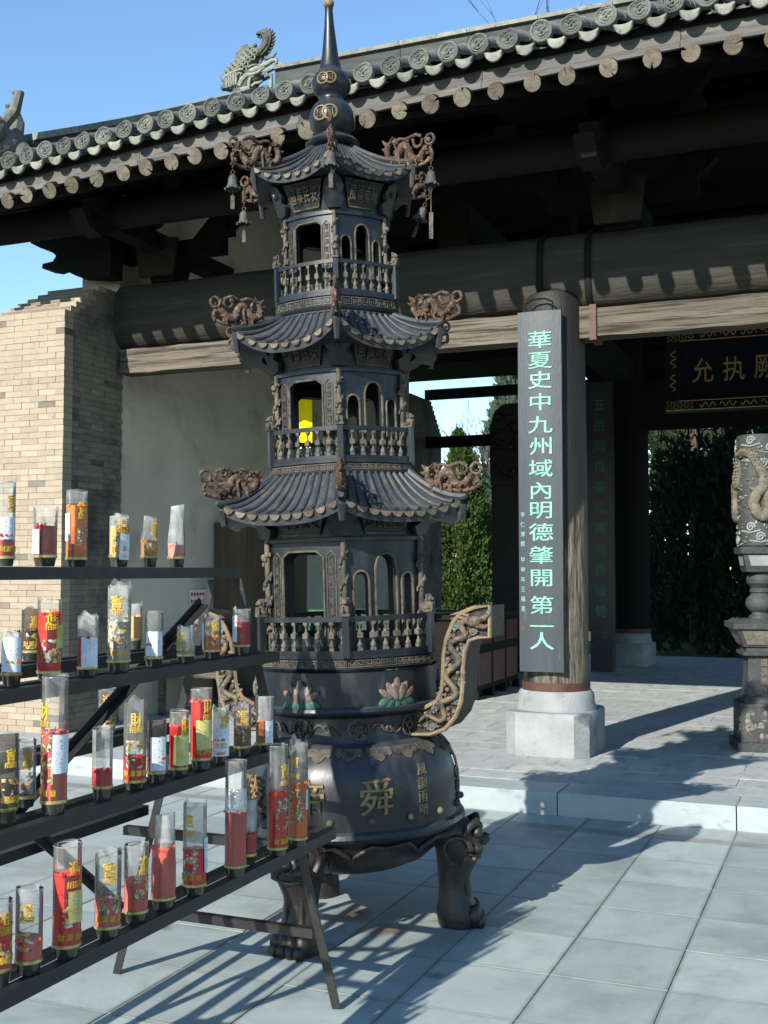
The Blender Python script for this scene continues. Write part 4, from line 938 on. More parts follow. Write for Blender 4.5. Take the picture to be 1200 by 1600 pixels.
def tower(z0, z1, r, s):
    """six wall panels with window openings; the wall curves a little between corners"""
    b = MB(); th = .022; fr = MB(); ins = MB(); fw = hexwrap(r)
    L = radians(60) * r; h = z1 - z0
    for k in range(6):
        base = k * L
        if k % 2 == 1: ops = [(.21, .77, .16, .90, 'chamfer')]
        else: ops = [(.10, .29, .14, .72, 'arch'), (.37, .66, .14, .87, 'arch'), (.73, .90, .14, .70, 'arch')]
        cuts = sorted({0, 1} | {lerp(a, e, t / 8) for a, e, *_ in ops for t in range(9)} | {t / 10 for t in range(11)})
        for a, e in zip(cuts[:-1], cuts[1:]):
            m_ = (a + e) / 2; op = next((o for o in ops if o[0] < m_ < o[1]), None)
            xa, xe = base + a * L, base + e * L
            if op:
                f = arch(base + op[0] * L, base + op[1] * L, z0 + op[2] * h, z0 + op[3] * h, op[4])
                b.bbox((xa, 0, z0), (xe, th, z0 + op[2] * h))
                za, ze = f(xa), f(xe)
                b.add([(xa, 0, za), (xe, 0, ze), (xe, th, ze), (xa, th, za), (xa, 0, z1), (xe, 0, z1), (xe, th, z1), (xa, th, z1)], [(3, 2, 1, 0), (4, 5, 6, 7), (0, 1, 5, 4), (2, 3, 7, 6)])
            else: b.bbox((xa, 0, z0), (xe, th, z1))
        for o in ops:
            x0, x1 = base + o[0] * L, base + o[1] * L; f = arch(x0, x1, z0 + o[2] * h, z0 + o[3] * h, o[4]); zb = z0 + o[2] * h
            pts = [(x0, -.002, zb), (x0, -.002, lerp(zb, f(x0), .5))] + [(lerp(x0, x1, t / 12), -.002, f(lerp(x0, x1, t / 12))) for t in range(13)] + [(x1, -.002, lerp(zb, f(x1), .5)), (x1, -.002, zb)]
            fr.tube(pts, .0062 * s, 6)
        if k % 2 == 1:                               # inscription strips either side of the large window
            for xs_ in (.125, .86):
                x = base + xs_ * L; w = .05 * L
                ins.tube([(x - w, -.002, z0 + .12 * h), (x - w, -.002, z0 + .86 * h), (x, -.002, z0 + .90 * h), (x + w, -.002, z0 + .86 * h), (x + w, -.002, z0 + .12 * h)], .003 * s, 5, closed=True)
                for i, ch in enumerate('百業興旺萬事如意'): put_glyph(ins, ch, x, z0 + (.825 - .09 * i) * h, w * 1.35, .075 * h, 0, .02, .004, depth=.009)
    b.map(fw); t = BP(b, 'tower_wall', 'iron', 30)
    fr.map(fw); SP(fr, 'window_frames', 'trim', t); ins.map(fw); SP(ins, 'inscription', 'trim', t)
    q = MB(); hexlathe(q, [(r, z1 - .012), (r + .012 * s, z1 - .01), (r + .012 * s, z1 + .006), (r, z1 + .01), (r - .03, z1 + .01)]); SP(q, 'cornice', 'iron', t, 30)
    q = MB(); hh = .86 * h                           # corner pillar wound by a dragon
    q.cyl((0, 0, 0), (0, 0, h), .013 * s, None, 10)
    q.tube([(.0155 * s * cos(a * .42), .0155 * s * sin(a * .42), .02 + a / 60 * hh) for a in range(60)], [.008 * s * (.6 + .5 * sin(pi * a / 59)) for a in range(60)], 6)
    for a in range(2, 60, 3): q.ball((.019 * s * cos(a * .42 + .5), .019 * s * sin(a * .42 + .5), .02 + a / 60 * hh), (.008 * s, .008 * s, .011 * s), 5, 4)
    q.ball((0, -.014 * s, hh), (.014 * s, .018 * s, .018 * s), 8, 6); q.box((0, 0, .012), (.04 * s, .04 * s, .024))
    pm2 = q.mesh('corner_pillar', 'trim')
    for k in range(6): obj('corner_pillar', pm2, t, P(radians(60 * k), r + .002, z0), (0, 0, radians(60 * k)))
    return t
def dragon_mesh(L, H, seed):
    r_ = random.Random(seed); q = MB()
    S_ = lambda p: (p[0] * L, p[1] * L, p[2] * H)
    def T(pts, rs, n=7):
        k = len(pts); rs = rs if hasattr(rs, '__len__') else [rs] * k
        q.tube([Vector(S_(p)) + Vector((0, r_.uniform(-.003, .003), 0)) for p in pts], [x * L for x in rs], n)
    def fine(pts, k=5):
        out = []
        for i in range(len(pts) - 1):
            p0, p1, p2, p3 = [Vector(pts[max(0, min(len(pts) - 1, i + d))]) for d in (-1, 0, 1, 2)]
            for t in range(k):
                u = t / k; out.append(tuple(.5 * ((2 * p1) + (p2 - p0) * u + (2 * p0 - 5 * p1 + 4 * p2 - p3) * u * u + (3 * p1 - p0 - 3 * p2 + p3) * u ** 3)))
        return out + [tuple(pts[-1])]
    body = fine([(.07, 0, .78), (.06, .02, .55), (.13, .03, .36), (.23, .02, .34), (.31, 0, .56), (.39, -.02, .74), (.48, -.02, .66), (.54, .01, .38), (.62, .03, .24), (.72, .03, .3), (.8, 0, .46), (.88, -.01, .5)])
    n = len(body); T(body, [lerp(.048, .068, sin(pi * i / n)) * (1 + .1 * (i % 2)) for i in range(n)], 8)
    T(fine([(0, 0, .1), (.2, .02, .04), (.45, 0, .12), (.7, .01, .05), (.95, 0, .18)]), .032)
    T(fine([(.14, 0, .9), (.3, .02, 1.0), (.46, -.01, .93), (.62, .02, 1.02), (.76, 0, .92)]), .03)
    T(fine([(.95, 0, .16), (.97, .0, .34), (.93, 0, .52)]), .03)
    T(fine([(.3, .02, .12), (.36, .0, .3), (.45, .02, .22), (.5, 0, .1)]), .026); T(fine([(.58, .02, .9), (.64, 0, .64), (.74, .02, .68), (.78, 0, .84)]), .026); T(fine([(.2, 0, .9), (.24, .02, .68), (.2, 0, .56)]), .024)
    q.ball(S_((.08, 0, .84)), (.06 * L, .045 * L, .055 * L), 9, 7)
    T([(.08, 0, .86), (.02, 0, .92), (-.03, 0, 1.04)], [.045, .036, .01]); T([(.06, 0, .78), (-.01, 0, .74), (-.05, 0, .80)], [.04, .03, .01])
    T([(.12, .03, .9), (.2, .05, 1.1)], [.025, .008]); T([(.12, -.03, .9), (.22, -.05, 1.06)], [.025, .008])
    for x, z in ((.2, .36), (.54, .36), (.7, .3), (.36, .66)):
        for sy in (1, -1): T([(x, sy * .03, z), (x + sy * .05, sy * .055, z - .12), (x + sy * .02, sy * .05, .06)], [.03, .026, .02])
    for i in range(4, n - 2, 2):
        x, y, z = S_(body[i]); q.cyl((x, y, z + .008), (x + .004, y, z + .024), .008, .002, 5)
    for i in range(26): x = r_.uniform(.03, .95); q.ball(S_((x, r_.uniform(-.035, .035), r_.uniform(.04, .95))), r_.uniform(.006, .012), 6, 4)
    q.torus((.93 * L, 0, .78 * H), .088 * L, .026 * L, 'Y', 22, 7)
    return q.rough(.0016, seed).mesh('corner_dragon', 'rust', 60)
def roof_tier(z0, r0, R, zc, zm, s, nroll, dr, soff):
    """z0,r0: top ring.  R: corner radius, zc: corner height, zm: eave height mid-side"""
    bow = .04
    def S(k, u, t):
        a0, a1 = radians(60 * k), radians(60 * (k + 1)); v = (u + 1) / 2
        inner = Vector(P(lerp(a0, a1, v), hexr(lerp(a0, a1, v), r0), z0))
        o0, o1 = Vector(P(a0, R, 0)), Vector(P(a1, R, 0)); outer = o0.lerp(o1, v); outer *= 1 - bow * (1 - u * u) * .6
        outer.z = zm + (zc - zm) * abs(u) ** 2.6
        p = inner.lerp(outer, t); g_ = 1 - (1 - t) ** 1.75
        p.z = z0 + (outer.z - z0) * g_ - .012 * s * (abs(u) ** 2) * sin(pi * t) * 0
        return p
    b = MB(); nu, nt_ = 16, 8; ed = .048 * s
    for k in range(6):
        vs = [S(k, -1 + 2 * i / nu, j / nt_) for i in range(nu + 1) for j in range(nt_ + 1)]
        fs = [(i * (nt_ + 1) + j, i * (nt_ + 1) + j + 1, (i + 1) * (nt_ + 1) + j + 1, (i + 1) * (nt_ + 1) + j) for i in range(nu) for j in range(nt_)]
        b.add(vs, fs)
        e0 = [S(k, -1 + 2 * i / nu, 1) for i in range(nu + 1)]
        e1 = [p * .992 - Vector((0, 0, ed)) for p in e0]; 
        e1 = [Vector((p.x * .985, p.y * .985, p.z - ed)) for p in e0]
        e2 = [Vector((P(radians(60 * k + 60 * i / nu), soff[0], soff[1]))) for i in range(nu + 1)]
        vs = e0 + e1 + e2; m_ = nu + 1
        b.add(vs, [(i, m_ + i, m_ + i + 1, i + 1) for i in range(nu)] + [(m_ + i, 2 * m_ + i, 2 * m_ + i + 1, m_ + i + 1) for i in range(nu)])
    rf = BP(b, 'roof', 'ironroof', 30)
    q = MB(); hexlathe(q, [(r0 * .9, z0 + .012), (r0 * 1.01, z0 + .012), (r0 * 1.03, z0), (r0 * 1.0, z0 - .012)]); SP(q, 'roof_collar', 'ironroof', rf, 30)
    for k in range(6):
        for i in range(nroll):
            u = lerp(-.86, .86, i / (nroll - 1))
            pts = [S(k, u, lerp(.0, .985, j / 9)) + Vector((0, 0, .001)) for j in range(10)]
            q = MB(); q.tube(pts, [lerp(.010, .0145, j / 9) * s for j in range(10)], 8); SP(q, 'roof_roll', 'ironroof', rf)
            p = S(k, u, 1); p2 = S(k, min(1, u + .02), 1); tang = (p2 - p); ang = atan2(tang.y, tang.x)
            tilt = math.asin(max(-1, min(1, tang.z / tang.length)))
            obj('tile_cap', CAPM[s], rf, p + Vector((p.x, p.y, 0)).normalized() * .004 + Vector((0, 0, -.003 * s)), (0, -tilt, ang))
        q = MB(); pts = [S(k, 1, lerp(0, 1, j / 9)) + Vector((0, 0, .004)) for j in range(10)]; tip = pts[-1] + Vector((pts[-1].x, pts[-1].y, 0)).normalized() * .02 * s + Vector((0, 0, .006))
        q.tube(pts + [tip], [.02 * s] * 10 + [.012 * s], 8); q.tube([pts[-1] - Vector((0, 0, .03 * s)), pts[-1] * .975 - Vector((0, 0, .05 * s))], [.022 * s, .014 * s], 7)
        SP(q, 'hip_ridge', 'ironroof', rf)
        a = radians(60 * k)
        rho, zz, L, H = dr
        obj('corner_dragon', DRAG[s][k % 3], rf, P(a, rho, zz), (0, 0, a - pi / 2))
    return rf
def flare(z0, z1, r0, r1, s, chars):
    """inscribed panels and cloud brackets leaning out under a roof"""
    b = MB(); hexlathe(b, [(r0, z0), (r1 * .9, z1 - .01), (r1 * .9, z1 + .03)]); f = BP(b, 'bracket_band', 'iron', 30)
    def fm(rx_):
        def g_(x, y, z):
            t = (z - z0) / (z1 - z0); ph = x / rx_; r = lerp(r0 + .01, r1, t) * (hexr(ph, 1)) - y; return (r * sin(ph), -r * cos(ph), z)
        return g_
    rm = (r0 + r1) / 2; L = radians(60) * rm; h = z1 - z0
    for k in range(6):
        c = (k + .5) * L; q = MB(); w0, w1 = .24 * L, .33 * L
        q.tube([(c - w0, 0, z0 + .12 * h), (c - w1, 0, z0 + .88 * h), (c + w1, 0, z0 + .88 * h), (c + w0, 0, z0 + .12 * h)], .006 * s, 5, closed=True)
        q.add([(c - w0, .001, z0 + .12 * h), (c + w0, .001, z0 + .12 * h), (c + w1, .001, z0 + .88 * h), (c - w1, .001, z0 + .88 * h)], [(0, 1, 2, 3)], 1)
        for i, ch in enumerate(chars[k % 2]): put_glyph(q, ch, c + (i - 1.5) * .128 * L, z0 + .5 * h, .115 * L, .5 * h, 0, .02, .004, depth=.008)
        q.map(fm(rm)); SP(q, 'inscription_panel', ['trim', 'iron'], f)
        q = MB(); c = k * L                           # cloud-headed bracket at each corner
        q.prism([(c - .10 * L, z0 + .05 * h), (c - .16 * L, z0 + .3 * h), (c - .09 * L, z0 + .42 * h), (c - .15 * L, z0 + .62 * h), (c - .1 * L, z0 + .85 * h), (c, z0 + 1.02 * h), (c + .1 * L, z0 + .85 * h), (c + .15 * L, z0 + .62 * h), (c + .09 * L, z0 + .42 * h), (c + .16 * L, z0 + .3 * h), (c + .1 * L, z0 + .05 * h)], -.022 * s, .004)
        q.ball((c, -.022 * s, z0 + .62 * h), (.03 * L, .008, .1 * h), 8, 5)
        q.map(fm(rm)); SP(q, 'cloud_bracket', 'iron', f)
    return f
CAPM, DRAG = {}, {}
TIERS = [dict(s=1.0, bal=(1.235, 1.405, .437, 1.17), tow=(1.235, 1.74, .392), fl=(1.745, 1.89, .392, .455), roof=(2.035, .355, .612, 1.905, 1.85), dr=(.425, 1.93, .275, .13), nr=10),
         dict(s=.86, bal=(2.085, 2.235, .368, 2.025), tow=(2.085, 2.49, .325), fl=(2.495, 2.645, .325, .39), roof=(2.755, .30, .53, 2.69, 2.60), dr=(.385, 2.70, .25, .13), nr=9),
         dict(s=.74, bal=(2.835, 2.985, .315, 2.765), tow=(2.835, 3.215, .262), fl=(3.22, 3.37, .262, .325), roof=(3.585, .10, .42, 3.45, 3.375), dr=(.275, 3.42, .252, .15), nr=8)]
for i, T_ in enumerate(TIERS):
    s = T_['s']
    q = MB(); q.prism([(-.024 * s, .0)] + [(.024 * s * cos(a), .021 * s * sin(a) * (1 + .15 * abs(sin(a)))) for a in [pi + pi * k / 10 for k in range(11)]] + [(.024 * s, .0)], -.005, .004); CAPM[s] = q.mesh('tile_cap', 'cap', 0)
    DRAG[s] = [dragon_mesh(T_['dr'][2], T_['dr'][3], 20 + 3 * i + k) for k in range(3)]
    balcony(*T_['bal'], s); tower(*T_['tow'], s)
    flare(*T_['fl'], s, ('風調雨順', '國泰民安'))
    z0, r0, R, zc, zm = T_['roof']; roof_tier(z0, r0, R, zc, zm, s, T_['nr'], T_['dr'], (T_['fl'][3] * .92, zm - .01))
# floors that close each storey
for z, r_ in ((1.236, .4), (2.086, .33), (2.836, .27)):
    pass
# finial: double gourd, spire and ball
b = MB(); gp = [(.1, 3.59), (.125, 3.6), (.13, 3.615), (.11, 3.635), (.075, 3.65)]
gp += [(.107 * sin(a), 3.735 - .105 * cos(a)) for a in [lerp(.75, 2.55, t / 14) for t in range(15)]]
gp += [(.058, 3.835)] + [(.09 * sin(a), 3.905 - .082 * cos(a)) for a in [lerp(.75, 2.45, t / 14) for t in range(15)]]
gp += [(.052, 3.985), (.043, 4.03), (.033, 4.1), (.025, 4.16), (.02, 4.22), (.022, 4.225), (.0, 4.23)]
gp = [(r_ if z < 3.99 else r_ * .92, z if z < 3.97 else 3.97 + (z - 3.97) * 1.2) for r_, z in gp]
b.lathe(gp, 40); fin = BP(b, 'finial', 'iron', 50)
q = MB(); q.ball((0, 0, 4.30), .026, 16, 10); SP(q, 'finial_ball', 'gold', fin)
def coin(z, r, ph, R_):
    q = MB()
    for d in (-1, 1):
        c = d * R_ * .72
        q.tube([(c + R_ * cos(t * pi / 14), 0, z + R_ * sin(t * pi / 14)) for t in range(28)], R_ * .17, 6, closed=True)
        q.tube([(c + R_ * .42 * x, 0, z + R_ * .42 * y) for x, y in ((-1, -1), (1, -1), (1, 1), (-1, 1))], R_ * .12, 4, closed=True)
        for x, y in ((-1, -1), (1, -1), (1, 1), (-1, 1)): q.cyl((c + R_ * .4 * x, 0, z + R_ * .4 * y), (c + R_ * .7 * x, 0, z + R_ * .7 * y), R_ * .1, None, 5)
    q.map(lambda x, y, zz: ((lambda a, rr_: ((rr_ - y) * sin(a), -(rr_ - y) * cos(a), zz))(ph + x / r, r * sqrt(max(.2, 1 - ((zz - z) / (r * 1.02)) ** 2)) + .002)))
    SP(q, 'coin_emblem', 'gold', fin)
for k in range(3):
    coin(3.735, .107, radians(-17 + 120 * k), .033); coin(3.905, .09, radians(-13 + 120 * k), .026)
# legs with a lion mask and claw foot
def leg(ang, seed):
    d = Vector((cos(ang), sin(ang), 0)); n_ = Vector((-d.y, d.x, 0))
    rings = [(.36, .50, .10, .12), (.42, .46, .115, .125), (.462, .40, .118, .118), (.475, .34, .108, .105), (.467, .285, .092, .094), (.455, .23, .075, .077), (.452, .175, .069, .071), (.458, .125, .077, .078), (.47, .085, .094, .092), (.476, .04, .1, .098), (.476, .0, .092, .092)]
    q = MB(); n = 18; vs = []
    for rho, z, a, b_ in rings:
        for j in range(n):
            t = 2 * pi * j / n; vs.append(d * (rho + a * cos(t)) + n_ * b_ * sin(t) + Vector((0, 0, z)))
    fs = [(i * n + (j + 1) % n, i * n + j, (i + 1) * n + j, (i + 1) * n + (j + 1) % n) for i in range(len(rings) - 1) for j in range(n)]
    fs += [tuple((len(rings) - 1) * n + j for j in range(n)), tuple(reversed(range(n)))]
    q.add(vs, fs)
    W_ = lambda rho, t, z: d * rho + n_ * t + Vector((0, 0, z))
    for t in (-.06, -.021, .021, .06):
        k = 1 - abs(t) * 2.2
        q.ball(W_(.515 + .035 * k, t, .052), (.034, .034, .052), 9, 7); q.ball(W_(.54 + .035 * k, t, .028), (.026, .024, .03), 8, 6)
    q.ball(W_(.585, 0, .385), (.035, .035, .03), 10, 7)                  # nose
    for s_ in (-1, 1):
        q.ball(W_(.56, s_ * .058, .425), (.028, .028, .028), 10, 7)       # eyes
        q.ball(W_(.55, s_ * .055, .355), (.04, .045, .03), 9, 6)          # cheeks
        q.tube([W_(.56, s_ * .02, .455), W_(.555, s_ * .06, .475), W_(.52, s_ * .1, .45), W_(.49, s_ * .115, .40)], [.014, .018, .016, .008], 7)
        q.tube([W_(.47 + .06 * cos(t * .55), s_ * (.115 + .01 * (t % 2)), .36 + .055 * sin(t * .55)) for t in range(11)], [.014 - .001 * t for t in range(11)], 6)
        q.tube([W_(.58, s_ * .03, .35), W_(.56, s_ * .07, .325), W_(.52, s_ * .1, .335)], [.01, .014, .006], 6)
        q.tube([W_(.535, s_ * .03, .31), W_(.51, s_ * .035, .22), W_(.52, s_ * .04, .13)], [.012, .012, .016], 6)
    q.tube([W_(.545, -.085, .315), W_(.57, 0, .305), W_(.545, .085, .315)], .010, 7)
    q.rough(.0015, seed)
    return q.build('leg', 'legiron', burner, 50)
# leg directions measured on the ground, turned into the burner's own axes
for w, sd in ((264, 1), (18, 2), (135, 3)): leg(radians(w) - RZ, sd)
# two S-shaped handles with a dragon in relief
def handle(th, kx_, name='handle'):
    outer = [(.33, .872), (.44, .875), (.51, .90), (.56, .955), (.588, 1.02), (.598, 1.1), (.602, 1.18), (.612, 1.24), (.638, 1.285), (.675, 1.295), (.728, 1.297)]
    inner = [(.33, .985), (.42, .992), (.475, 1.02), (.502, 1.07), (.51, 1.14), (.515, 1.22), (.53, 1.29), (.562, 1.36), (.60, 1.402), (.665, 1.426), (.733, 1.432)]
    outer = [(x * kx_, z) for x, z in outer]; inner = [(x * kx_, z) for x, z in inner]
    poly = outer + inner[::-1]; T2 = .105
    q = MB(); q.m = []
    n = len(outer); vs = []
    for y in (-T2 + .012, T2): vs += [(x, y, z) for x, z in outer] + [(x, y, z) for x, z in inner]
    m_ = 2 * n; fs = []
    for i in range(n - 1): fs += [(i, i + 1, n + i + 1, n + i), (m_ + i + 1, m_ + i, m_ + n + i, m_ + n + i + 1), (i + 1, i, m_ + i, m_ + i + 1), (n + i, n + i + 1, m_ + n + i + 1, m_ + n + i)]
    fs += [(n - 1, m_ + n - 1, m_ + 2 * n - 1, 2 * n - 1), (0, n, m_ + n, m_)]
    q.add(vs, fs)
    Rz = Matrix.Rotation(th, 4, 'Z')
    h = BP(q.xf(Rz), name, M['handleside'], 30)
    q = MB()
    rim = [(x, -T2 + .004, z) for x, z in outer] + [(x, -T2 + .004, z) for x, z in inner[::-1]]
    q.tube(rim, .0105, 7, closed=True); SP(q.xf(Rz), 'handle_rim', M['ochre'], h, 50)
    q = MB(); mid = [((a + c) / 2, (b_ + e) / 2, math.hypot(a - c, b_ - e)) for (a, b_), (c, e) in zip(outer, inner)]
    r_ = random.Random(8); pts = []
    K = 46
    for i in range(K):
        f = .6 + i / K * (len(mid) - 2.9); j = int(f); u = f - j; x, z, w = [lerp(mid[j][t], mid[j + 1][t], u) for t in range(3)]
        dx, dz = mid[j + 1][0] - mid[j][0], mid[j + 1][1] - mid[j][1]; l = math.hypot(dx, dz); nx_, nz_ = -dz / l, dx / l
        o_ = sin(i * .62) * w * .2; pts.append((x + nx_ * o_, -T2 - .004, z + nz_ * o_))
        if i % 2 == 0:
            for sg in (-1, 1, -.6, .7, 1.1):
                o2 = sg * w * r_.uniform(.16, .36); q.ball((x + nx_ * o2 + r_.uniform(-.008, .008), -T2 + .008, z + nz_ * o2), (r_.uniform(.006, .014), r_.uniform(.010, .018), r_.uniform(.006, .014)), 6, 4, r_.choice((0, 0, 0, 0, 1)))
            o2 = r_.choice((-1, 1)) * .3 * w; q.tube([(x + nx_ * o2 + .004 * t * dx / l, -T2, z + nz_ * o2 + .004 * t * dz / l + .006 * sin(t)) for t in range(7)], .004, 5)
        if i % 6 == 3:
            o2 = -.28 * w * (1 if sin(i * .62) > 0 else -1); cx_, cz_ = x + nx_ * o2, z + nz_ * o2
            q.tube([(cx_ + .018 * (1 - t / 14) * cos(t * .8), -T2 + .002, cz_ + .018 * (1 - t / 14) * sin(t * .8)) for t in range(13)], .005, 5, 1)
    q.tube(pts, [lerp(.007, .0135, min(1, i / 14)) * (1 + .15 * (i % 2)) for i in range(K)], 7)
    hx, hz = pts[-1][0], pts[-1][2]                   # dragon head with open jaw, horns and whiskers
    q.ball((hx + .02, -T2 - .006, hz + .005), (.036, .022, .026), 9, 7, 0); q.tube([(hx + .03, -T2 - .006, hz + .012), (hx + .07, -T2 - .006, hz + .02), (hx + .09, -T2 - .004, hz + .034)], [.02, .015, .006], 7)
    q.tube([(hx + .03, -T2 - .004, hz - .012), (hx + .065, -T2 - .004, hz - .02), (hx + .085, -T2, hz - .012)], [.015, .012, .005], 6)
    for t in (.012, .03): q.tube([(hx + .0, -T2 - .002, hz + t), (hx - .05, -T2, hz + t + .012), (hx - .09, -T2 + .002, hz + t + .004)], [.009, .008, .003], 6)
    q.ball((hx + .085, -T2, hz + .04), .013, 8, 6, 1)
    SP(q.xf(Rz), 'dragon_relief', [M['reliefgold'], 'blue'], h, 60)
    return h
handle(radians(-25), 1.0); 
hl = handle(radians(180 - 25), 1.06)
# the left handle is the right one turned half round; its carved face looks to the front as well
for o in [hl] + list(hl.children):
    me = o.data
    c, s = cos(radians(155)), sin(radians(155))
    for v in me.vertices:
        x, y = v.co.x * c + v.co.y * s, -v.co.x * s + v.co.y * c; y = -y
        v.co.x, v.co.y = x * c - y * s, x * s + y * c
    me.flip_normals()

# bells hanging from the top roof's dragons
def bell_parts():
    q = MB(); q.lathe([(0, 0), (.008, 0), (.016, -.006), (.02, -.02), (.022, -.04), (.028, -.056), (.034, -.064)], 18); q.lathe([(.030, -.062), (.024, -.05), (.019, -.035), (.015, -.01)], 18)
    for k in range(6): a = k * pi / 3; q.ball((.031 * cos(a), .031 * sin(a), -.063), (.007, .007, .008), 6, 4)
    body = q.mesh('bell_cup', 'bellm')
    q = MB(); n = 6
    for k in range(n): q.torus((0, 0, .012 + k * .02), .009, .0026, 'X' if k % 2 else 'Y', 10, 5); 
    chain = q.mesh('chain', 'rust'); q = MB(); q.cyl((0, 0, -.02), (0, 0, -.10), .0025, None, 6); q.box((0, 0, -.125), (.018, .002, .06)); cl = q.mesh('clapper', 'trim'); return body, chain, cl
bb, bc, bcl = bell_parts(); bells = []
T3 = TIERS[2]; 
for ph, lab in ((0, 'small iron bell hanging at the front corner of the top roof'), (-60, 'small iron bell on the left front corner of the top roof'), (60, 'small iron bell with a long tongue on the right front corner of the top roof'),
                (-120, 'small iron bell low on the left rear corner of the top roof'), (120, 'small iron bell tilted at the right rear corner of the top roof')):
    rho = T3['dr'][0] + T3['dr'][2] * .95; loc = Vector(P(radians(ph), rho, T3['dr'][1] + T3['dr'][3] * .78 - .018))
    loc = Matrix.Rotation(LEAN[1], 3, 'Y') @ loc; loc = Matrix.Rotation(RZ, 3, 'Z') @ loc + Vector((-2.13, 4.82, 0))
    t = thing('bell', lab, 'bell', loc - Vector((0, 0, .13)), RZ, 'bells under the top roof')
    obj('bell_cup', bb, t); obj('chain', bc, t)
    c = obj('clapper', bcl, t)
    if ph == 60: c.scale = (1, 1, 2.0); 
    if ph == 120: t.rotation_euler = (.1, .35, RZ)

# ------------------------------------------------------------------ candle rack of angle steel
rack = thing('candle_rack', 'black stepped angle-steel candle rack with four shelves beside the incense burner', 'candle rack', (-2.27, 2.9, 0))
RL = Vector((-2.27, 2.9, 0))
YA, YB = 1.75, 3.9
def R_(mb): mb.v = [(x - RL.x, y - RL.y, z) for x, y, z in mb.v]; return mb
def angle_y(xf, z, y0, y1, sgn, name='shelf_bar', wd=.038):
    """L-section along y: a vertical leaf at xf and a flange running from it in direction sgn"""
    q = MB(); t = .005
    q.bbox((xf, y0, z - wd), (xf + sgn * t, y1, z)); q.bbox((xf + sgn * (t + .0005), y0, z - t), (xf + sgn * wd, y1, z)); R_(q).build(name, 'steel', rack, 0)
def strut(p0, p1, w=.036, name='leg', up=(0, 1, 0)):
    """L-section bar between two points"""
    p0, p1 = Vector(p0), Vector(p1); d = (p1 - p0).normalized(); a = Vector(up); a = (a - d * a.dot(d)).normalized(); b_ = d.cross(a)
    q = MB(); t = .005
    for (u0, u1, v0, v1) in ((0, w, 0, t), (0, t, t + .0004, w)):
        vs = [p + a * u + b_ * v for p in (p0, p1) for u, v in ((u0, v0), (u1, v0), (u1, v1), (u0, v1))]
        q.add(vs, [(3, 2, 1, 0), (4, 5, 6, 7)] + [(i, (i + 1) % 4, 4 + (i + 1) % 4, 4 + i) for i in range(4)])
    return R_(q).build(name, 'steel', rack, 0)
ZS = {1: 1.612, 2: 1.285, 3: .965, 4: .635}; XF = {1: -2.215, 2: -2.072, 3: -1.905, 4: -1.808}
for k in (2, 3, 4):
    e = {2: 3.96, 3: 3.9, 4: 3.92}[k]
    angle_y(XF[k], ZS[k], YA, e, -1); angle_y(XF[k] - .118, ZS[k], YA, e, 1)
    xr, zr = {2: (-2.42, 1.31), 3: (-2.55, 1.0), 4: (-2.69, .665)}[k]
    angle_y(xr - .06, zr, YA, 3.88, 1, 'rear_bar')
    angle_y(xr + .075, zr, YA, 3.88, -1, 'rear_bar')
angle_y(XF[1], ZS[1], YA, 3.86, -1); angle_y(XF[1] - .12, ZS[1], YA, 3.86, 1)
for y in (3.84, 1.98):
    strut((-2.212, y, 1.565), (-1.787, y, 0), .034); strut((-2.325, y, 1.565), (-2.75, y, 0), .034)
    strut((-1.862, y - .012, .28), (-2.672, y - .012, .28), .034, 'cross_tie'); strut((-1.93, y - .012, .585), (-2.70, y - .012, .585), .034, 'cross_tie')
    strut((-1.92, y - .04, .93), (-2.60, y - .04, .93), .03, 'cross_tie'); strut((-2.07, y - .04, 1.25), (-2.47, y - .04, 1.25), .03, 'cross_tie')
strut((-2.33, 3.80, 1.47), (-2.70, 2.1, .14), .036, 'brace', (1, 0, 0)); strut((-2.36, 2.05, 1.45), (-2.68, 3.80, .28), .034, 'brace', (1, 0, 0))

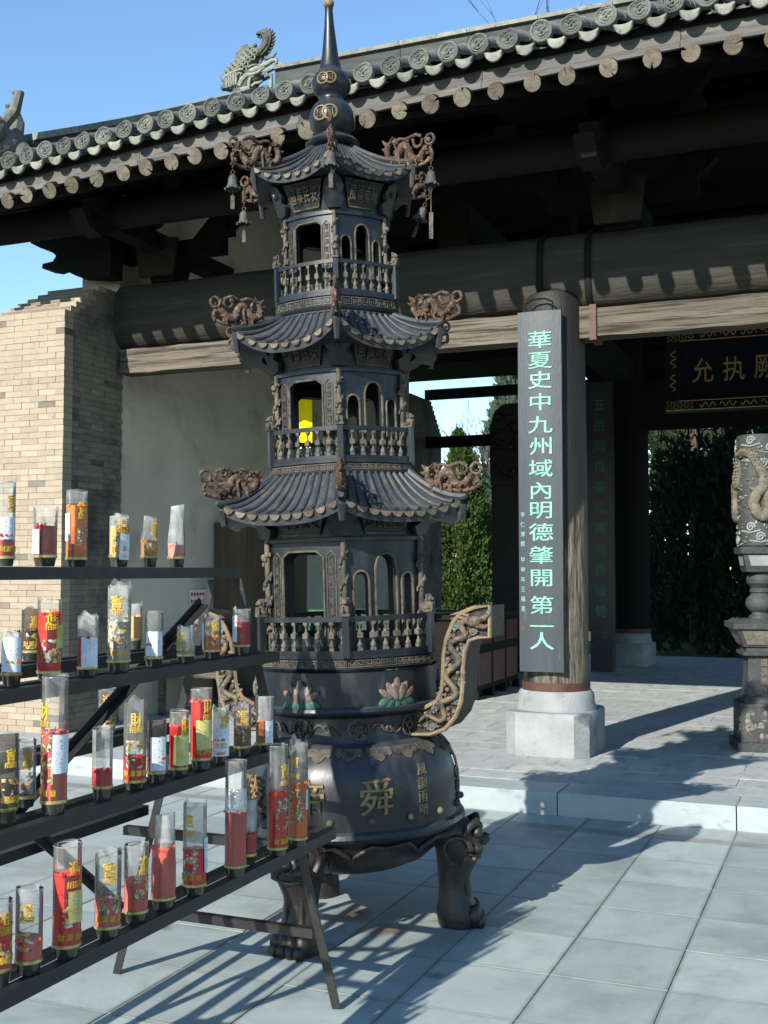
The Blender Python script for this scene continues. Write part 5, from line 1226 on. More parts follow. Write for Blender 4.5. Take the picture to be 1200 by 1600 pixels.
# ------------------------------------------------------------------ votive candles in plastic sleeves
# shelf, x, y, z, height, radius, top, sleeve, wax, fill, paper(angle deg, z0, z1, halfwidth deg, colour) list, print (angle or None), label
CAM2 = Vector((0, 0))
DRIP = random.Random(77)
def candle(x, y, z, h, r, top, sleeve, wax, fill, papers, prn, label, seed):
    face = atan2(0 - x, -(0 - y))           # direction to the viewer, 0 = -y
    t = thing('votive_candle', label, 'candle', (x, y, z), 0, 'votive candles on the stepped rack')
    r_ = random.Random(seed); n, m_ = 28, 16
    cup = .022 + .012 * r_.random()
    q = MB(); q.lathe([(0, 0.001), (r * .80, .001), (r * .86, cup * .35), (r * .92, cup * .8), (r * 1.02, cup), (r * 1.03, cup + .003), (r * .98, cup + .006), (r * .9, cup + .004)], 28); cu = q.build('base_cup', 'cupglass', t)
    q = MB(); q.lathe([(r * 1.0, cup * .95), (r * 1.045, cup), (r * 1.045, cup + .007), (r * 1.0, cup + .008)], 28); q.build('base_ring', 'brass', t)
    vs, fs = [], []
    ph0 = r_.uniform(0, 6.28)
    for i in range(m_ + 1):
        u = i / m_; zz = cup + u * (h - cup)
        for j in range(n):
            a = 2 * pi * j / n; rr = r
            if top == 'crumple':
                k = max(0, (u - .5) / .5); rr *= 1 - .38 * k * k * (.6 + .4 * sin(3 * a + ph0)) + .12 * k * sin(5 * a + 7 * u + ph0)
            elif top == 'pinch':
                k = max(0, (u - .55) / .45); w = abs(sin(a - face + ph0 * .1)); rr *= (1 - .55 * k * (1 - w)) * (1 + .06 * k)
            elif top == 'lean':
                k = max(0, (u - .4) / .6); rr *= 1 - .3 * k + .08 * k * sin(4 * a + 5 * u)
            dz = 0
            if u == 1 and top in ('torn', 'crumple', 'notch'): dz = -h * .10 * (.5 + .5 * sin(2 * a + ph0)) - h * .03 * sin(5 * a + ph0)
            elif u == 1: dz = -.004 * sin(a + ph0)
            off = (0, 0) if top != 'lean' else (.12 * r * max(0, u - .4) * 2, 0)
            vs.append((rr * sin(a) + off[0], -rr * cos(a) + off[1], zz + dz))
    fs = [(i * n + j, i * n + (j + 1) % n, (i + 1) * n + (j + 1) % n, (i + 1) * n + j) for i in range(m_) for j in range(n)]
    q = MB(); q.add(vs, fs); lim = cup + fill * (h - cup) if wax else 0
    q.m = [0 if (wax and sleeve != 'sooty' and min(vs[i][2] for i in f) < lim - .004) else 1 for f in fs]
    sl_ = q.build('sleeve', ['filled', sleeve], t, 60)
    if top in ('flat', 'notch', 'torn') and sleeve != 'sooty':
        q = MB(); q.torus((0, 0, h - .003), r * .995, .0011, 'Z', 28, 5)
        if top == 'flat': q.build('sleeve_rim', 'milky', t)
    if wax:
        zt = cup + fill * (h - cup); rw = r * .955
        sag = r_.uniform(.002, .008)
        q = MB(); q.lathe([(0, cup + .002), (rw, cup + .002), (rw, zt), (rw * .9, zt + .0015), (rw * .55, zt - sag), (0, zt - sag * 1.2)], 24); wx = q.build('wax', WAX[wax], t)
        q = MB()                                       # wax that has run up and down the wall of the sleeve
        for _ in range(r_.randint(3, 7)):
            a = face + r_.uniform(-1.4, 1.4); l = r_.uniform(.003, .010); q.tube([(rw * sin(a), -rw * cos(a), zt - .002), (rw * sin(a + .05), -rw * cos(a + .05), zt + l * .6), (rw * sin(a + .03), -rw * cos(a + .03), zt + l)], [r_.uniform(.004, .009), .004, .0015], 6)
        q.build('wax_run', WAX[wax], wx)
        q = MB(); q.cyl((0, 0, zt - sag * 1.2), (.002, .001, zt + .012), .0016, .001, 6); q.build('wick', 'inkprint', wx)
    def patch(ang, z0, z1, hw, m, name, rr, lift=0.0, tilt=0.0):
        q = MB(); k = 8; vs = []
        for i in range(k + 1):
            a = face + radians(ang) + radians(lerp(-hw, hw, i / k))
            for zz in (z0, z1):
                ro = rr + lift * abs(i / k * 2 - 1) ** 2 * r; a2 = a + tilt * (zz - z0)
                vs.append((ro * sin(a2), -ro * cos(a2), zz + r_.uniform(-.0015, .0015)))
        for i in range(k + 1):
            a = face + radians(ang) + radians(lerp(-hw, hw, i / k))
            for zz in (z0, z1):
                ro = rr - .0009 + lift * abs(i / k * 2 - 1) ** 2 * r; a2 = a + tilt * (zz - z0); vs.append((ro * sin(a2), -ro * cos(a2), zz))
        o_ = 2 * (k + 1)
        fs = [(2 * i, 2 * i + 2, 2 * i + 3, 2 * i + 1) for i in range(k)] + [(o_ + 2 * i + 1, o_ + 2 * i + 3, o_ + 2 * i + 2, o_ + 2 * i) for i in range(k)]
        q.add(vs, fs); return q.build(name, m, t, 60)
    for ang, f0, f1, hw, col in papers:
        z0, z1 = f0 * h, f1 * h
        p = patch(ang, z0, z1, hw, col, 'paper_label', r * 1.018, r_.uniform(.02, .1), r_.uniform(-1.2, 1.2))
        q = MB()                                       # rows of faint handwriting
        for c_ in range(3):
            for k in range(7):
                a = face + radians(ang + hw * (c_ - 1) * .5); zz = lerp(z1, z0, (k + 1 + r_.uniform(-.3, .3)) / 8.5); w = r_.uniform(.0015, .0055); a += r_.uniform(-.04, .04)
                if r_.random() < .7: q.bbox((a * r - w / 2, -.0004, zz - .0035), (a * r + w / 2, .0004, zz - .0015)); q.bbox((a * r - .0008, -.0004, zz - w), (a * r + .0004, .0004, zz))
        q.map(lambda s, yy, zz: ((r * 1.032 - yy) * sin(s / r), -(r * 1.032 - yy) * cos(s / r), zz)); q.build('handwriting', 'pen', p, 0)
    if prn is not None:
        gw = r * 1.05
        for dang in (0,):
            q = MB(); big = r_.uniform(.85, 1.12); put_glyph(q, r_.choice('寶寶財進'), (face + radians(prn)) * r, h * r_.uniform(.74, .8) if h > .15 else h * .7, gw * big, min(.046, h * .21) * big, 0, .02, .018, 0, depth=.0012)
            put_glyph(q, '招財', (face + radians(prn)) * r, h * .66 if h > .15 else h * .58, gw * .55, gw * .5, 0, .02, .012, 0, depth=.0012)
            for i, ch in enumerate('財源滾滾' if seed % 3 else ''): put_glyph(q, ch, (face + radians(prn + 34 * (i - 1.5))) * r, cup + .028, .017, .019, 0, .02, .014, 0, depth=.0012)
            q.map(lambda s, yy, zz: ((r * 1.012 - yy) * sin(s / r), -(r * 1.012 - yy) * cos(s / r), zz)); q.build('gold_lettering', 'goldprint', t, 0)
        patch(prn + r_.uniform(-14, 14), h * r_.uniform(.22, .3), h * r_.uniform(.5, .6), r_.uniform(42, 62), 'figures', 'figure_print', r * 1.008)
    return t
W_, YP = 'paper', 'paperyellow'
CANDLES = [
 # top shelf
 (-2.278, 2.631, 1.612, .248, .028, 'flat', 'glass', 'crimson', .3, [(0, .32, .58, 60, W_)], 40, 'tall candle with wide white label, left end of the top shelf'),
 (-2.281, 2.813, 1.612, .183, .035, 'pinch', 'glass', 'crimson', .62, [(-50, .22, .62, 26, W_)], None, 'squat candle with flared crushed mouth and dark red wax on the top shelf'),
 (-2.280, 2.964, 1.612, .243, .033, 'flat', 'glass', 'orange', .78, [(-62, .34, .70, 24, W_)], 38, 'tall orange candle with gold print and white slip on the top shelf'),
 (-2.280, 3.191, 1.612, .181, .032, 'torn', 'milky', 'peach', .7, [(35, .14, .62, 34, W_)], 18, 'pale orange candle with slanting torn top and white label on the top shelf'),
 (-2.279, 3.366, 1.612, .178, .029, 'lean', 'glass', 'amber', .42, [], 40, 'short tapering clear sleeve half full of brown wax on the top shelf'),
 (-2.280, 3.542, 1.612, .228, .031, 'lean', 'milky', 'pink', .25, [], None, 'narrow wrinkled sleeve with pale pink wax, right end of the top shelf'),
 # second shelf
 (-2.130, 2.495, 1.285, .156, .027, 'crumple', 'milky', 'amber', .3, [(-5, .26, .86, 62, W_)], None, 'candle wrapped in a white paper sheet at the left end of the second shelf'),
 (-2.40, 2.900, 1.318, .168, .030, 'torn', 'sooty', 'brown', .5, [], 20, 'smoky candle with dark gold print behind the white-wrapped one'),
 (-2.130, 2.652, 1.285, .236, .034, 'flat', 'glass', 'red', .80, [(58, .40, .68, 26, YP)], 12, 'tall bright red candle with gold lettering and a yellow-green slip, second shelf'),
 (-2.106, 2.797, 1.285, .192, .030, 'torn', 'milky', 'crimson', .55, [(14, .16, .62, 46, W_)], None, 'grey sleeve with white label over dark red wax, second shelf beside the bright red candle'),
 (-2.111, 2.961, 1.285, .285, .036, 'notch', 'milky', 'pale', .5, [], -15, 'tallest pale whitish sleeve with faded colour print, middle of the second shelf'),
 (-2.40, 3.46, 1.318, .172, .026, 'notch', 'milky', 'peach', .62, [], None, 'slim candle with orange wax on the rear bar behind the second shelf'),
 (-2.130, 3.18, 1.285, .182, .030, 'flat', 'glass', 'crimson', .3, [(0, .20, .64, 58, W_)], None, 'clear sleeve with wide white label above a little dark red wax, second shelf'),
 (-2.130, 3.375, 1.285, .129, .031, 'notch', 'milky', 'pale', .2, [], -40, 'shortest whitish sleeve with green figures on its left side, second shelf'),
 (-2.140, 3.565, 1.285, .160, .032, 'torn', 'glass', 'orange', .4, [(-70, .2, .8, 16, W_)], 8, 'orange candle with gold print and curled torn rim, second shelf near the frame'),
 (-2.120, 3.745, 1.285, .181, .033, 'notch', 'glass', 'crimson', .62, [(-55, .28, .82, 26, W_)], None, 'red candle with a white paper on its left, right end of the second shelf'),
 # third shelf
 (-1.990, 2.320, .965, .222, .028, 'flat', 'sooty', 'brown', .35, [], 20, 'dark smoky sleeve with pale blue figures at the left end of the third shelf'),
 (-2.070, 2.490, .965, .179, .025, 'flat', 'glass', None, 0, [], 10, 'empty clear sleeve with a small print, behind the smoky one on the third shelf'),
 (-1.945, 2.448, .965, .360, .034, 'flat', 'glass', 'rose', .56, [(28, .30, .58, 40, W_)], -55, 'tallest red candle with clear upper half and white label, third shelf'),
 (-1.940, 2.650, .965, .197, .028, 'flat', 'milky', 'crimson', .3, [], None, 'plain grey cloudy sleeve with a little red wax, third shelf'),
 (-2.535, 3.487, 1.005, .166, .032, 'flat', 'glass', 'cream', .5, [], 0, 'yellow candle with green figures on the rear bar behind the third shelf'),
 (-1.942, 2.808, .965, .266, .033, 'torn', 'glass', 'crimson', .30, [], 4, 'tall sleeve with gold lettering and white figures over dark red wax, third shelf'),
 (-1.946, 2.926, .965, .186, .029, 'flat', 'sooty', 'crimson', .28, [(12, .2, .74, 48, W_)], None, 'dim grey sleeve with a grey-white label, third shelf between two printed ones'),
 (-1.940, 3.04, .965, .201, .030, 'flat', 'glass', 'red', .76, [(16, .18, .64, 50, YP)], 42, 'red candle with a broad gold paper label, shorter of the two on the third shelf'),
 (-1.938, 3.165, .965, .259, .034, 'flat', 'glass', 'red', .82, [(22, .26, .62, 44, YP)], 40, 'tall bright red candle with gold lettering and a gold paper label, third shelf'),
 (-1.942, 3.29, .965, .189, .029, 'torn', 'milky', 'rose', .3, [(8, .14, .70, 58, W_)], 30, 'cloudy candle with a white handwritten label, third shelf right of the tall red one'),
 (-1.950, 3.454, .965, .182, .030, 'notch', 'glass', 'brown', .45, [], -2, 'candle fully printed with gold and colour figures, third shelf right part'),
 (-1.935, 3.586, .965, .190, .031, 'flat', 'milky', 'amber', .5, [(34, .14, .56, 30, W_)], None, 'cloudy candle with a torn white slip and orange-red wax, right end of the third shelf'),
 # bottom shelf
 (-1.865, 2.155, .635, .191, .031, 'flat', 'glass', 'red', .7, [], 30, 'red candle cut by the left edge on the bottom shelf'),
 (-1.848, 2.242, .635, .203, .032, 'flat', 'glass', 'rose', .32, [], -10, 'short clear sleeve with gold lettering and faint red wax, bottom shelf far left'),
 (-1.839, 2.373, .635, .279, .035, 'flat', 'glass', 'red', .72, [(40, .32, .60, 34, 'paperyellow')], 30, 'tall red candle with a pale green paper slip, left part of the bottom shelf'),
 (-1.838, 2.542, .635, .228, .034, 'notch', 'glass', 'rose', .35, [], 6, 'clear sleeve with scorched ragged mouth and coloured figures, bottom shelf'),
 (-1.844, 2.679, .635, .212, .033, 'flat', 'glass', 'rose', .48, [], 42, 'candle with gold lettering at its right side, middle of the bottom shelf'),
 (-1.844, 2.814, .635, .266, .035, 'lean', 'milky', 'rose', .62, [], None, 'bent cloudy sleeve with a dented neck and rose wax, bottom shelf'),
 (-1.836, 2.968, .635, .280, .035, 'torn', 'milky', 'red', .42, [(72, .24, .6, 22, W_)], -32, 'white translucent sleeve with ragged top and white paper sticking out, bottom shelf'),
 (-1.825, 3.193, .635, .363, .034, 'flat', 'glass', 'rose', .52, [(0, .56, .76, 75, 'foil')], None, 'tall rose candle with a silver band round its middle, bottom shelf'),
 (-1.86, 3.338, .635, .208, .028, 'flat', 'milky', 'crimson', .4, [], None, 'short grey cloudy sleeve behind the silver-banded candle'),
 (-1.825, 3.478, .635, .372, .034, 'flat', 'glass', 'red', .55, [], 48, 'tall red candle with high gold lettering, second from the burner, bottom shelf'),
 (-1.820, 3.623, .635, .376, .034, 'notch', 'glass', 'orange', .56, [(66, .34, .52, 18, W_)], -22, 'tall candle with purple and gold flowers, last on the bottom shelf next to the burner'),
]
for i, c in enumerate(CANDLES): candle(*c, 100 + i)

# ------------------------------------------------------------------ signs
def char_boards():
    # the bright couplet board hung on the front column
    t = thing('couplet_board', 'grey lacquered couplet board with mint green characters hung on the front column', 'sign', (-2.285, 8.83, 0), radians(1.0))
    q = MB(); x0, x1, z0, z1 = -.178, .178, .80, 3.69
    n = 8; vs = []
    for i in range(n + 1):
        u = i / n * 2 - 1; y = -.012 * (1 - u * u)
        for z in (z0, z1): vs.append((lerp(x0, x1, i / n), y, z))
    for i in range(n + 1):
        u = i / n * 2 - 1
        for z in (z0, z1): vs.append((lerp(x0, x1, i / n), .04, z))
    o_ = 2 * (n + 1)
    fs = [(2 * i, 2 * i + 2, 2 * i + 3, 2 * i + 1) for i in range(n)] + [(o_ + 2 * i + 1, o_ + 2 * i + 3, o_ + 2 * i + 2, o_ + 2 * i) for i in range(n)]
    fs += [(1, o_ + 1, o_, 0), (2 * n, o_ + 2 * n, o_ + 2 * n + 1, 2 * n + 1)] + [(2 * i + 1, 2 * i + 3, o_ + 2 * i + 3, o_ + 2 * i + 1) for i in range(n)] + [(o_ + 2 * i, o_ + 2 * i + 2, 2 * i + 2, 2 * i) for i in range(n)]
    q.add(vs, fs); q.build('board', 'plaque', t, 30)
    q = MB(); q.tube([(-.11, .0, z1), (-.11, .0, z1 + .07), (-.05, .0, z1 + .10), (.05, .0, z1 + .10), (.11, .0, z1 + .07), (.11, .0, z1)], .008, 6); q.build('hanger', 'wood', t)
    top = [528, 573, 595 + 8, 627, 663, 697, 732, 764, 797, 832, 865, 900, 946, 979, 1002]
    zs = [1.6 - (v - 892) / 1770 * 9.0 for v in (527, 560, 591, 626, 662, 696, 731, 766, 797, 831, 867, 903, 945, 978, 1001)]
    for ch, z in zip('華夏史中九州域內明德肇開第一人', zs):
        q = MB(); put_glyph(q, ch, .008, z, .205, .15 if ch != '一' else .13, -.013, .02, .0095, depth=.006); o = q.build('character', 'charpaint', t, 0)
    q = MB()
    for k, ch in enumerate('李仁溥撰甲申年王福書'): put_glyph(q, ch, -.145, 2.05 - k * .078 - (.05 if k > 3 else 0), .036, .046, -.006, .02, .008, depth=.003)
    q.build('signature', 'charpaint', t, 0)
    q = MB(); q.bbox((-.158, -.006, 1.12), (-.132, -.003, 1.16)); q.build('seal', 'redbrown', t, 0)
    # the dim one further in
    t = thing('couplet_board', 'dark couplet board with dim green characters inside the hall', 'sign', (-3.36, 16.42, 0))
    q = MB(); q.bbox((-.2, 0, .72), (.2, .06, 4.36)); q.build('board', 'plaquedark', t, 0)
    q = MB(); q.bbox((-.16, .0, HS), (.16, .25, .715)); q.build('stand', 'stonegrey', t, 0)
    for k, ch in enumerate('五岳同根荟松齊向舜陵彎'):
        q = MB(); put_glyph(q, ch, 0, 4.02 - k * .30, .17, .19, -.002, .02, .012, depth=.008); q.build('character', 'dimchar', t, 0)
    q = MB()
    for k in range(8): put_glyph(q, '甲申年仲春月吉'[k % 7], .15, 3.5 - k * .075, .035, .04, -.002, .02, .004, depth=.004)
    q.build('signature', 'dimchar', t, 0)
    # the name board under the ridge
    t = thing('name_board', 'navy name board with gold characters in a carved gilt frame under the roof', 'sign', (-1.01, 13.16, 3.87))
    t.rotation_euler = (radians(-11), 0, 0)
    w, h = .91, .48
    q = MB(); q.bbox((-w + .17, .0, -h + .13), (w - .17, .05, h - .13)); q.build('panel', 'nameboard', t, 0)
    f = MB()
    for (a, b) in (((-w, -.03, -h), (w, .06, -h + .125)), ((-w, -.03, h - .125), (w, .06, h)), ((-w, -.03, -h + .127), (-w + .165, .06, h - .127)), ((w - .165, -.03, -h + .127), (w, .06, h - .127))): f.bbox(a, b)
    fo_ = f.build('frame', 'plaquedark', t, 0)
    q = MB()
    for (x0, z0, x1, z1) in ((-w + .008, -h + .008, w - .008, h - .008), (-w + .16, -h + .118, w - .16, h - .118)):
        q.tube([(x0, -.032, z0), (x1, -.032, z0), (x1, -.032, z1), (x0, -.032, z1)], .0055, 4, closed=True)
    for sx in (-1, 1):
        for sz in (-1, 1):                           # woven corner lattice
            for k in range(8):
                for l in range(4):
                    x = sx * (w - .03 - k * .038); z = sz * (h - .03 - l * .027)
                    dx = .012 * (1 if (k + l) % 2 else -1); q.tube([(x - dx, -.033, z - .010), (x + dx, -.033, z + .010)], .0028, 4)
    for sx in (-2, -1, 0, 1, 2):
        for sz in (-1, 1):
            c = sx * .22; z = sz * (h - .062); q.tube([(c - .085 + .0113 * t_, -.033, z + .026 * sin(t_ * .9) * (1 if sx % 2 else -1)) for t_ in range(16)], .006, 5)
    for sx in (-1, 1):
        for k in (-1, 1): q.tube([(sx * (w - .082) + .03 * sin(t_ * .9), -.033, k * .14 - .1 + .0133 * t_) for t_ in range(16)], .006, 5)
    q.build('gilt_ornament', 'goldleaf', fo_, 30)
    for k, ch in enumerate('允执厥中'):
        q = MB(); put_glyph(q, ch, -.50 + k * .335, -.0, .25, .31, -.002, .02, -.006, depth=.012); q.build('character', 'goldleaf', t, 0)
char_boards()
t = thing('notice_card', 'small white notice card with red print on the plaster wall', 'notice', (XW + .012, 10.66, 1.31), 0)
q = MB(); q.bbox((-.004, -.17, -.085), (.004, .17, .085)); q.build('card', 'white', t, 0)
q = MB()
for j in range(2):
    for k in range(5): q.bbox((.0045, -.14 + k * .058, .02 - j * .075), (.0055, -.10 + k * .058, .055 - j * .075))
q.build('print', 'redprint', t, 0)
t = thing('yellow_banner', 'bright yellow cloth banner hanging from the beam behind the incense burner', 'banner', (-4.97, 9.85, 3.45))
q = MB(); vs = []
for i in range(13):
    for j in range(9):
        x = lerp(-.15, .15, i / 12); z = lerp(0, -1.05, j / 8); vs.append((x, .018 * sin(i * 1.1 + j * .25), z))
vs2 = [(x, y + .002, z) for x, y, z in vs]
fs = [(i * 9 + j, i * 9 + j + 1, i * 9 + j + 10, i * 9 + j + 9) for i in range(12) for j in range(8)]
q.add(vs, fs); q.add(vs2, [tuple(reversed(f)) for f in fs]); q.build('cloth', 'banner', t)
q = MB(); q.cyl((-.17, 0, .004), (.17, 0, .004), .012, None, 8); q.cyl((0, 0, 0), (0, 0, .35), .004, None, 5); q.build('rod', 'wood', t)

# ------------------------------------------------------------------ things in the hall
t = thing('stone_stele', 'tall dark stone stele with a carved dragon head standing in the hall', 'stele', (-4.93 + .36, 16.3, 0))
q = MB(); q.bbox((-.36, -.12, HS), (.36, .12, 2.86)); q.build('slab', 'stele', t, 0)
q = MB(); pts = [(-.37, 2.865), (-.38, 3.3), (-.37, 3.75), (-.30, 3.98), (-.16, 4.08), (.16, 4.08), (.30, 3.98), (.37, 3.75), (.38, 3.3), (.37, 2.865)]
q.prism(pts, -.15, .13)
r_ = random.Random(6)
for k in range(46): q.ball((r_.uniform(-.34, .34), -.15, r_.uniform(2.95, 3.95)), (r_.uniform(.03, .07), .035, r_.uniform(.03, .07)), 7, 5)
for k in range(6): q.tube([(-.32 + .06 * j, -.16, 3.0 + k * .16 + .06 * sin(j * 1.1 + k)) for j in range(12)], .026, 6)
q.build('dragon_head', 'stele', t, 40)
q = MB(); q.bbox((-.55, -.35, HS), (.55, .35, .42)); q.build('base', 'stele', t, 0)
t = thing('shop_counter', 'dark wooden counter with a dark red end panel inside the hall', 'counter', (-4.6, 13.1, HS))
q = MB(); q.bbox((-.68, -.86, .1), (.68, .86, .9)); q.build('body', 'wood', t, 0)
q = MB(); q.bbox((-.60, -.78, 0), (.60, .78, .1)); 
for s in (-.82, -.27, .27, .82): q.bbox((.62, s - .04, .0), (.70, s + .04, .1))
q.build('plinth', 'wood', t, 0)
q = MB(); q.bbox((-.72, -.9, .90), (.72, .9, .95)); q.build('counter_top', 'woody', t, 0)
q = MB()
for k in range(3): q.bbox((.682, -.8 + k * .55, .62), (.70, -.33 + k * .55, .86))
q.build('end_panel', 'darkred', t, 0)
q = MB()
for k in range(3): q.bbox((.682, -.8 + k * .55, .16), (.695, -.33 + k * .55, .52))
q.build('drawer_panel', 'redbrown', t, 0)
t = thing('display_case', 'small green glass display case beside the dark counter', 'display case', (-5.15, 11.75, HS))
q = MB(); q.bbox((-.5, -.25, 0), (.5, .25, .55)); q.build('base', 'wood', t, 0)
q = MB(); q.bbox((-.48, -.23, .552), (.48, .23, 1.0)); q.build('glass_box', 'glassgreen', t, 0)
q = MB()
for x in (-.49, .49):
    for y in (-.24, .24): q.bbox((x - .012, y - .012, .55), (x + .012, y + .012, 1.015))
q.bbox((-.5, -.25, 1.0), (.5, .25, 1.02)); q.build('frame', 'leaf_paint', t, 0)
t = thing('cupboard', 'tall brown wooden cupboard against the plaster wall', 'cupboard', (XW + .22, 11.75, HS))
q = MB(); q.bbox((-.2, -.75, .06), (.2, .75, 2.0)); q.bbox((-.17, -.72, 0), (.17, .72, .06)); q.build('body', 'cupboardwood', t, 0)
for y in (-.375, .375):
    q = MB(); q.bbox((.202, y - .355, .1), (.22, y + .355, 1.95)); q.build('door', 'cupboardwood', t, 0)
t = thing('wooden_bench', 'low brown wooden bench along the plaster wall', 'bench', (-6.1, 11.0, HS))
q = MB(); q.bbox((-.42, -1.3, .40), (.42, 1.3, .46)); q.build('seat', 'board', t, 0)
q = MB(); q.bbox((.36, -1.25, .25), (.40, 1.25, .398)); q.build('apron', 'redbrown', t, 0)
for x in (-.36, .34):
    for y in (-1.2, 0, 1.2):
        q = MB(); q.bbox((x - .03, y - .03, 0), (x + .03, y + .03, .398 if x < 0 else .248)); q.build('leg', 'board', t, 0)

# ------------------------------------------------------------------ stone lamp pillar with a carved dragon drum
t = thing('stone_lantern_pillar', 'grey stone pillar with a dragon-carved drum on a baluster and stepped base', 'stone pillar', (-.70, 9.86, HS), radians(14))
t.scale = (.93, .93, .985)
def sq(mb, w0, z0, w1, z1, mi=0):
    vs = [(sx * w / 2, sy * w / 2, z) for w, z in ((w0, z0), (w1, z1)) for sx, sy in ((-1, -1), (1, -1), (1, 1), (-1, 1))]
    mb.add(vs, [(3, 2, 1, 0), (4, 5, 6, 7)] + [(i, (i + 1) % 4, 4 + (i + 1) % 4, 4 + i) for i in range(4)], mi)
q = MB(); sq(q, .50, 0, .50, .075); sq(q, .43, .076, .425, .36); sq(q, .44, .361, .42, .39); sq(q, .36, .391, .32, .44); q.build('base', 'stonegrey', t, 0)
q = MB(); r_ = random.Random(12)
for fy in range(4):
    a = len(q.v)
    for k in range(26): q.ball((r_.uniform(-.17, .17), -.212, r_.uniform(.12, .32)), (r_.uniform(.012, .03), .012, r_.uniform(.012, .03)), 6, 4)
    q.xf(Matrix.Rotation(fy * pi / 2, 4, 'Z'), a)
q.build('base_relief', 'stonepale', t)
q = MB(); sq(q, .29, .441, .26, .78); q.build('shaft', 'stonegrey', t, 0)
q = MB()
for k, ch in enumerate('風調雨順'): put_glyph(q, ch, 0, .72 - k * .075, .06, .065, -.138 + k * .0012, .02, .006, depth=.01)
q.build('inscription', 'stonepale', t, 0)
q = MB(); sq(q, .36, .781, .37, .81); sq(q, .30, .811, .30, .85); sq(q, .34, .851, .50, 1.0); sq(q, .54, 1.001, .55, 1.05); sq(q, .50, 1.051, .42, 1.075); q.build('tray', 'stonegrey', t, 0)
q = MB(); 
for fy in range(4):
    a = len(q.v); q.add([(-.145, -.187, .87), (.145, -.187, .87), (.20, -.243, .985), (-.20, -.243, .985)], [(0, 1, 2, 3)]); q.xf(Matrix.Rotation(fy * pi / 2, 4, 'Z'), a)
q.build('tray_panel', 'stonepale', t, 0)
q = MB(); q.lathe([(.10, 1.07), (.10, 1.10), (.075, 1.115), (.075, 1.13), (.095, 1.145), (.122, 1.18), (.128, 1.21), (.118, 1.245), (.085, 1.275), (.075, 1.29), (.088, 1.30), (.088, 1.325), (.075, 1.335), (.082, 1.345), (.112, 1.375), (.118, 1.41), (.105, 1.44), (.085, 1.455), (.085, 1.47)], 28); q.build('baluster', 'stonegrey', t, 30)
q = MB(); sq(q, .27, 1.47, .29, 1.50); sq(q, .28, 1.501, .33, 1.62); sq(q, .37, 1.621, .385, 1.675); q.build('capital', 'stonegrey', t, 0)
q = MB(); 
for fy in range(4):
    a = len(q.v); q.add([(-.10, -.150, 1.52), (.10, -.150, 1.52), (.12, -.165, 1.605), (-.12, -.165, 1.605)], [(0, 1, 2, 3)]); q.xf(Matrix.Rotation(fy * pi / 2, 4, 'Z'), a)
q.build('capital_panel', 'stone', t, 0)
DR_ = .182
q = MB(); q.lathe([(.17, 1.676), (DR_, 1.69), (DR_, 2.60), (.175, 2.615), (0, 2.62)], 36); dr_ = q.build('drum', 'stonegrey', t, 30)
q = MB(); r_ = random.Random(3)
pts = [(-.62 + .0, .80), (-.45, .84), (-.25, .80), (-.08, .70), (.05, .60), (.0, .50), (-.15, .45), (-.22, .36), (-.12, .27), (.05, .24), (.16, .32), (.14, .42), (.25, .52), (.42, .55), (.5, .66), (.44, .80)]
fine = []
for i in range(len(pts) - 1):
    for k in range(4): fine.append((lerp(pts[i][0], pts[i + 1][0], k / 4), lerp(pts[i][1], pts[i + 1][1], k / 4)))
for rep in (-1, 0, 1):
    off = rep * .57 * 2 * pi * DR_ / 1.7
    q.tube([(x * .32 + off, -.006, 1.70 + z * .92) for x, z in fine], [.044 * (.6 + .5 * sin(pi * i / len(fine))) * (1.1 if i % 2 else .95) for i in range(len(fine))], 8)
    for i in range(0, len(fine), 2): x, z = fine[i]; q.cyl((x * .32 + off + .018, -.018, 1.70 + z * .92 + .02), (x * .32 + off + .03, -.022, 1.70 + z * .92 + .045), .009, .002, 5)
    hx, hz = -.01 + off, 2.16
    q.ball((hx, -.02, hz), (.045, .03, .035), 9, 7); q.tube([(hx, -.025, hz), (hx - .06, -.03, hz - .01), (hx - .085, -.03, hz + .01)], [.028, .02, .008], 7); q.tube([(hx, -.025, hz + .03), (hx + .05, -.03, hz + .07), (hx + .07, -.025, hz + .11)], [.014, .01, .003], 6)
    for k in range(5): q.tube([(hx + .02, -.02, hz + .01 * k - .02), (hx + .09, -.02, hz + .02 * k - .04)], [.012, .003], 5)
    for cx_, cz_ in ((-.02, 1.76), (.07, 2.50), (-.08, 2.43), (.09, 2.32), (-.1, 1.84), (.12, 1.73), (-.09, 2.56), (.02, 2.37)):
        q.tube([(cx_ + off + .04 * (1 - k / 16) * cos(k * .75), -.008, cz_ + .04 * (1 - k / 16) * sin(k * .75)) for k in range(15)], .008, 5, 1)
        q.tube([(cx_ + off - .09, -.006, cz_ - .03), (cx_ + off, -.008, cz_ - .045), (cx_ + off + .08, -.006, cz_ - .025)], .007, 5, 1)
    for k in range(90): q.ball((off + r_.uniform(-.2, .2), -.002, r_.uniform(1.71, 2.59)), (r_.uniform(.006, .018), r_.uniform(.008, .016), r_.uniform(.006, .018)), 6, 4, r_.choice((0, 0, 0, 1)))
    for i in range(len(fine)):
        x, z = fine[i]
        for sd in (-.02, 0, .02): q.ball((x * .32 + off + sd, -.044 + abs(sd) * .5, 1.70 + z * .92 + .01), (.011, .008, .013), 5, 4)
q.map(wrap(lambda z: DR_)); q.build('dragon_relief', ['stonepale', 'stone'], dr_, 50)

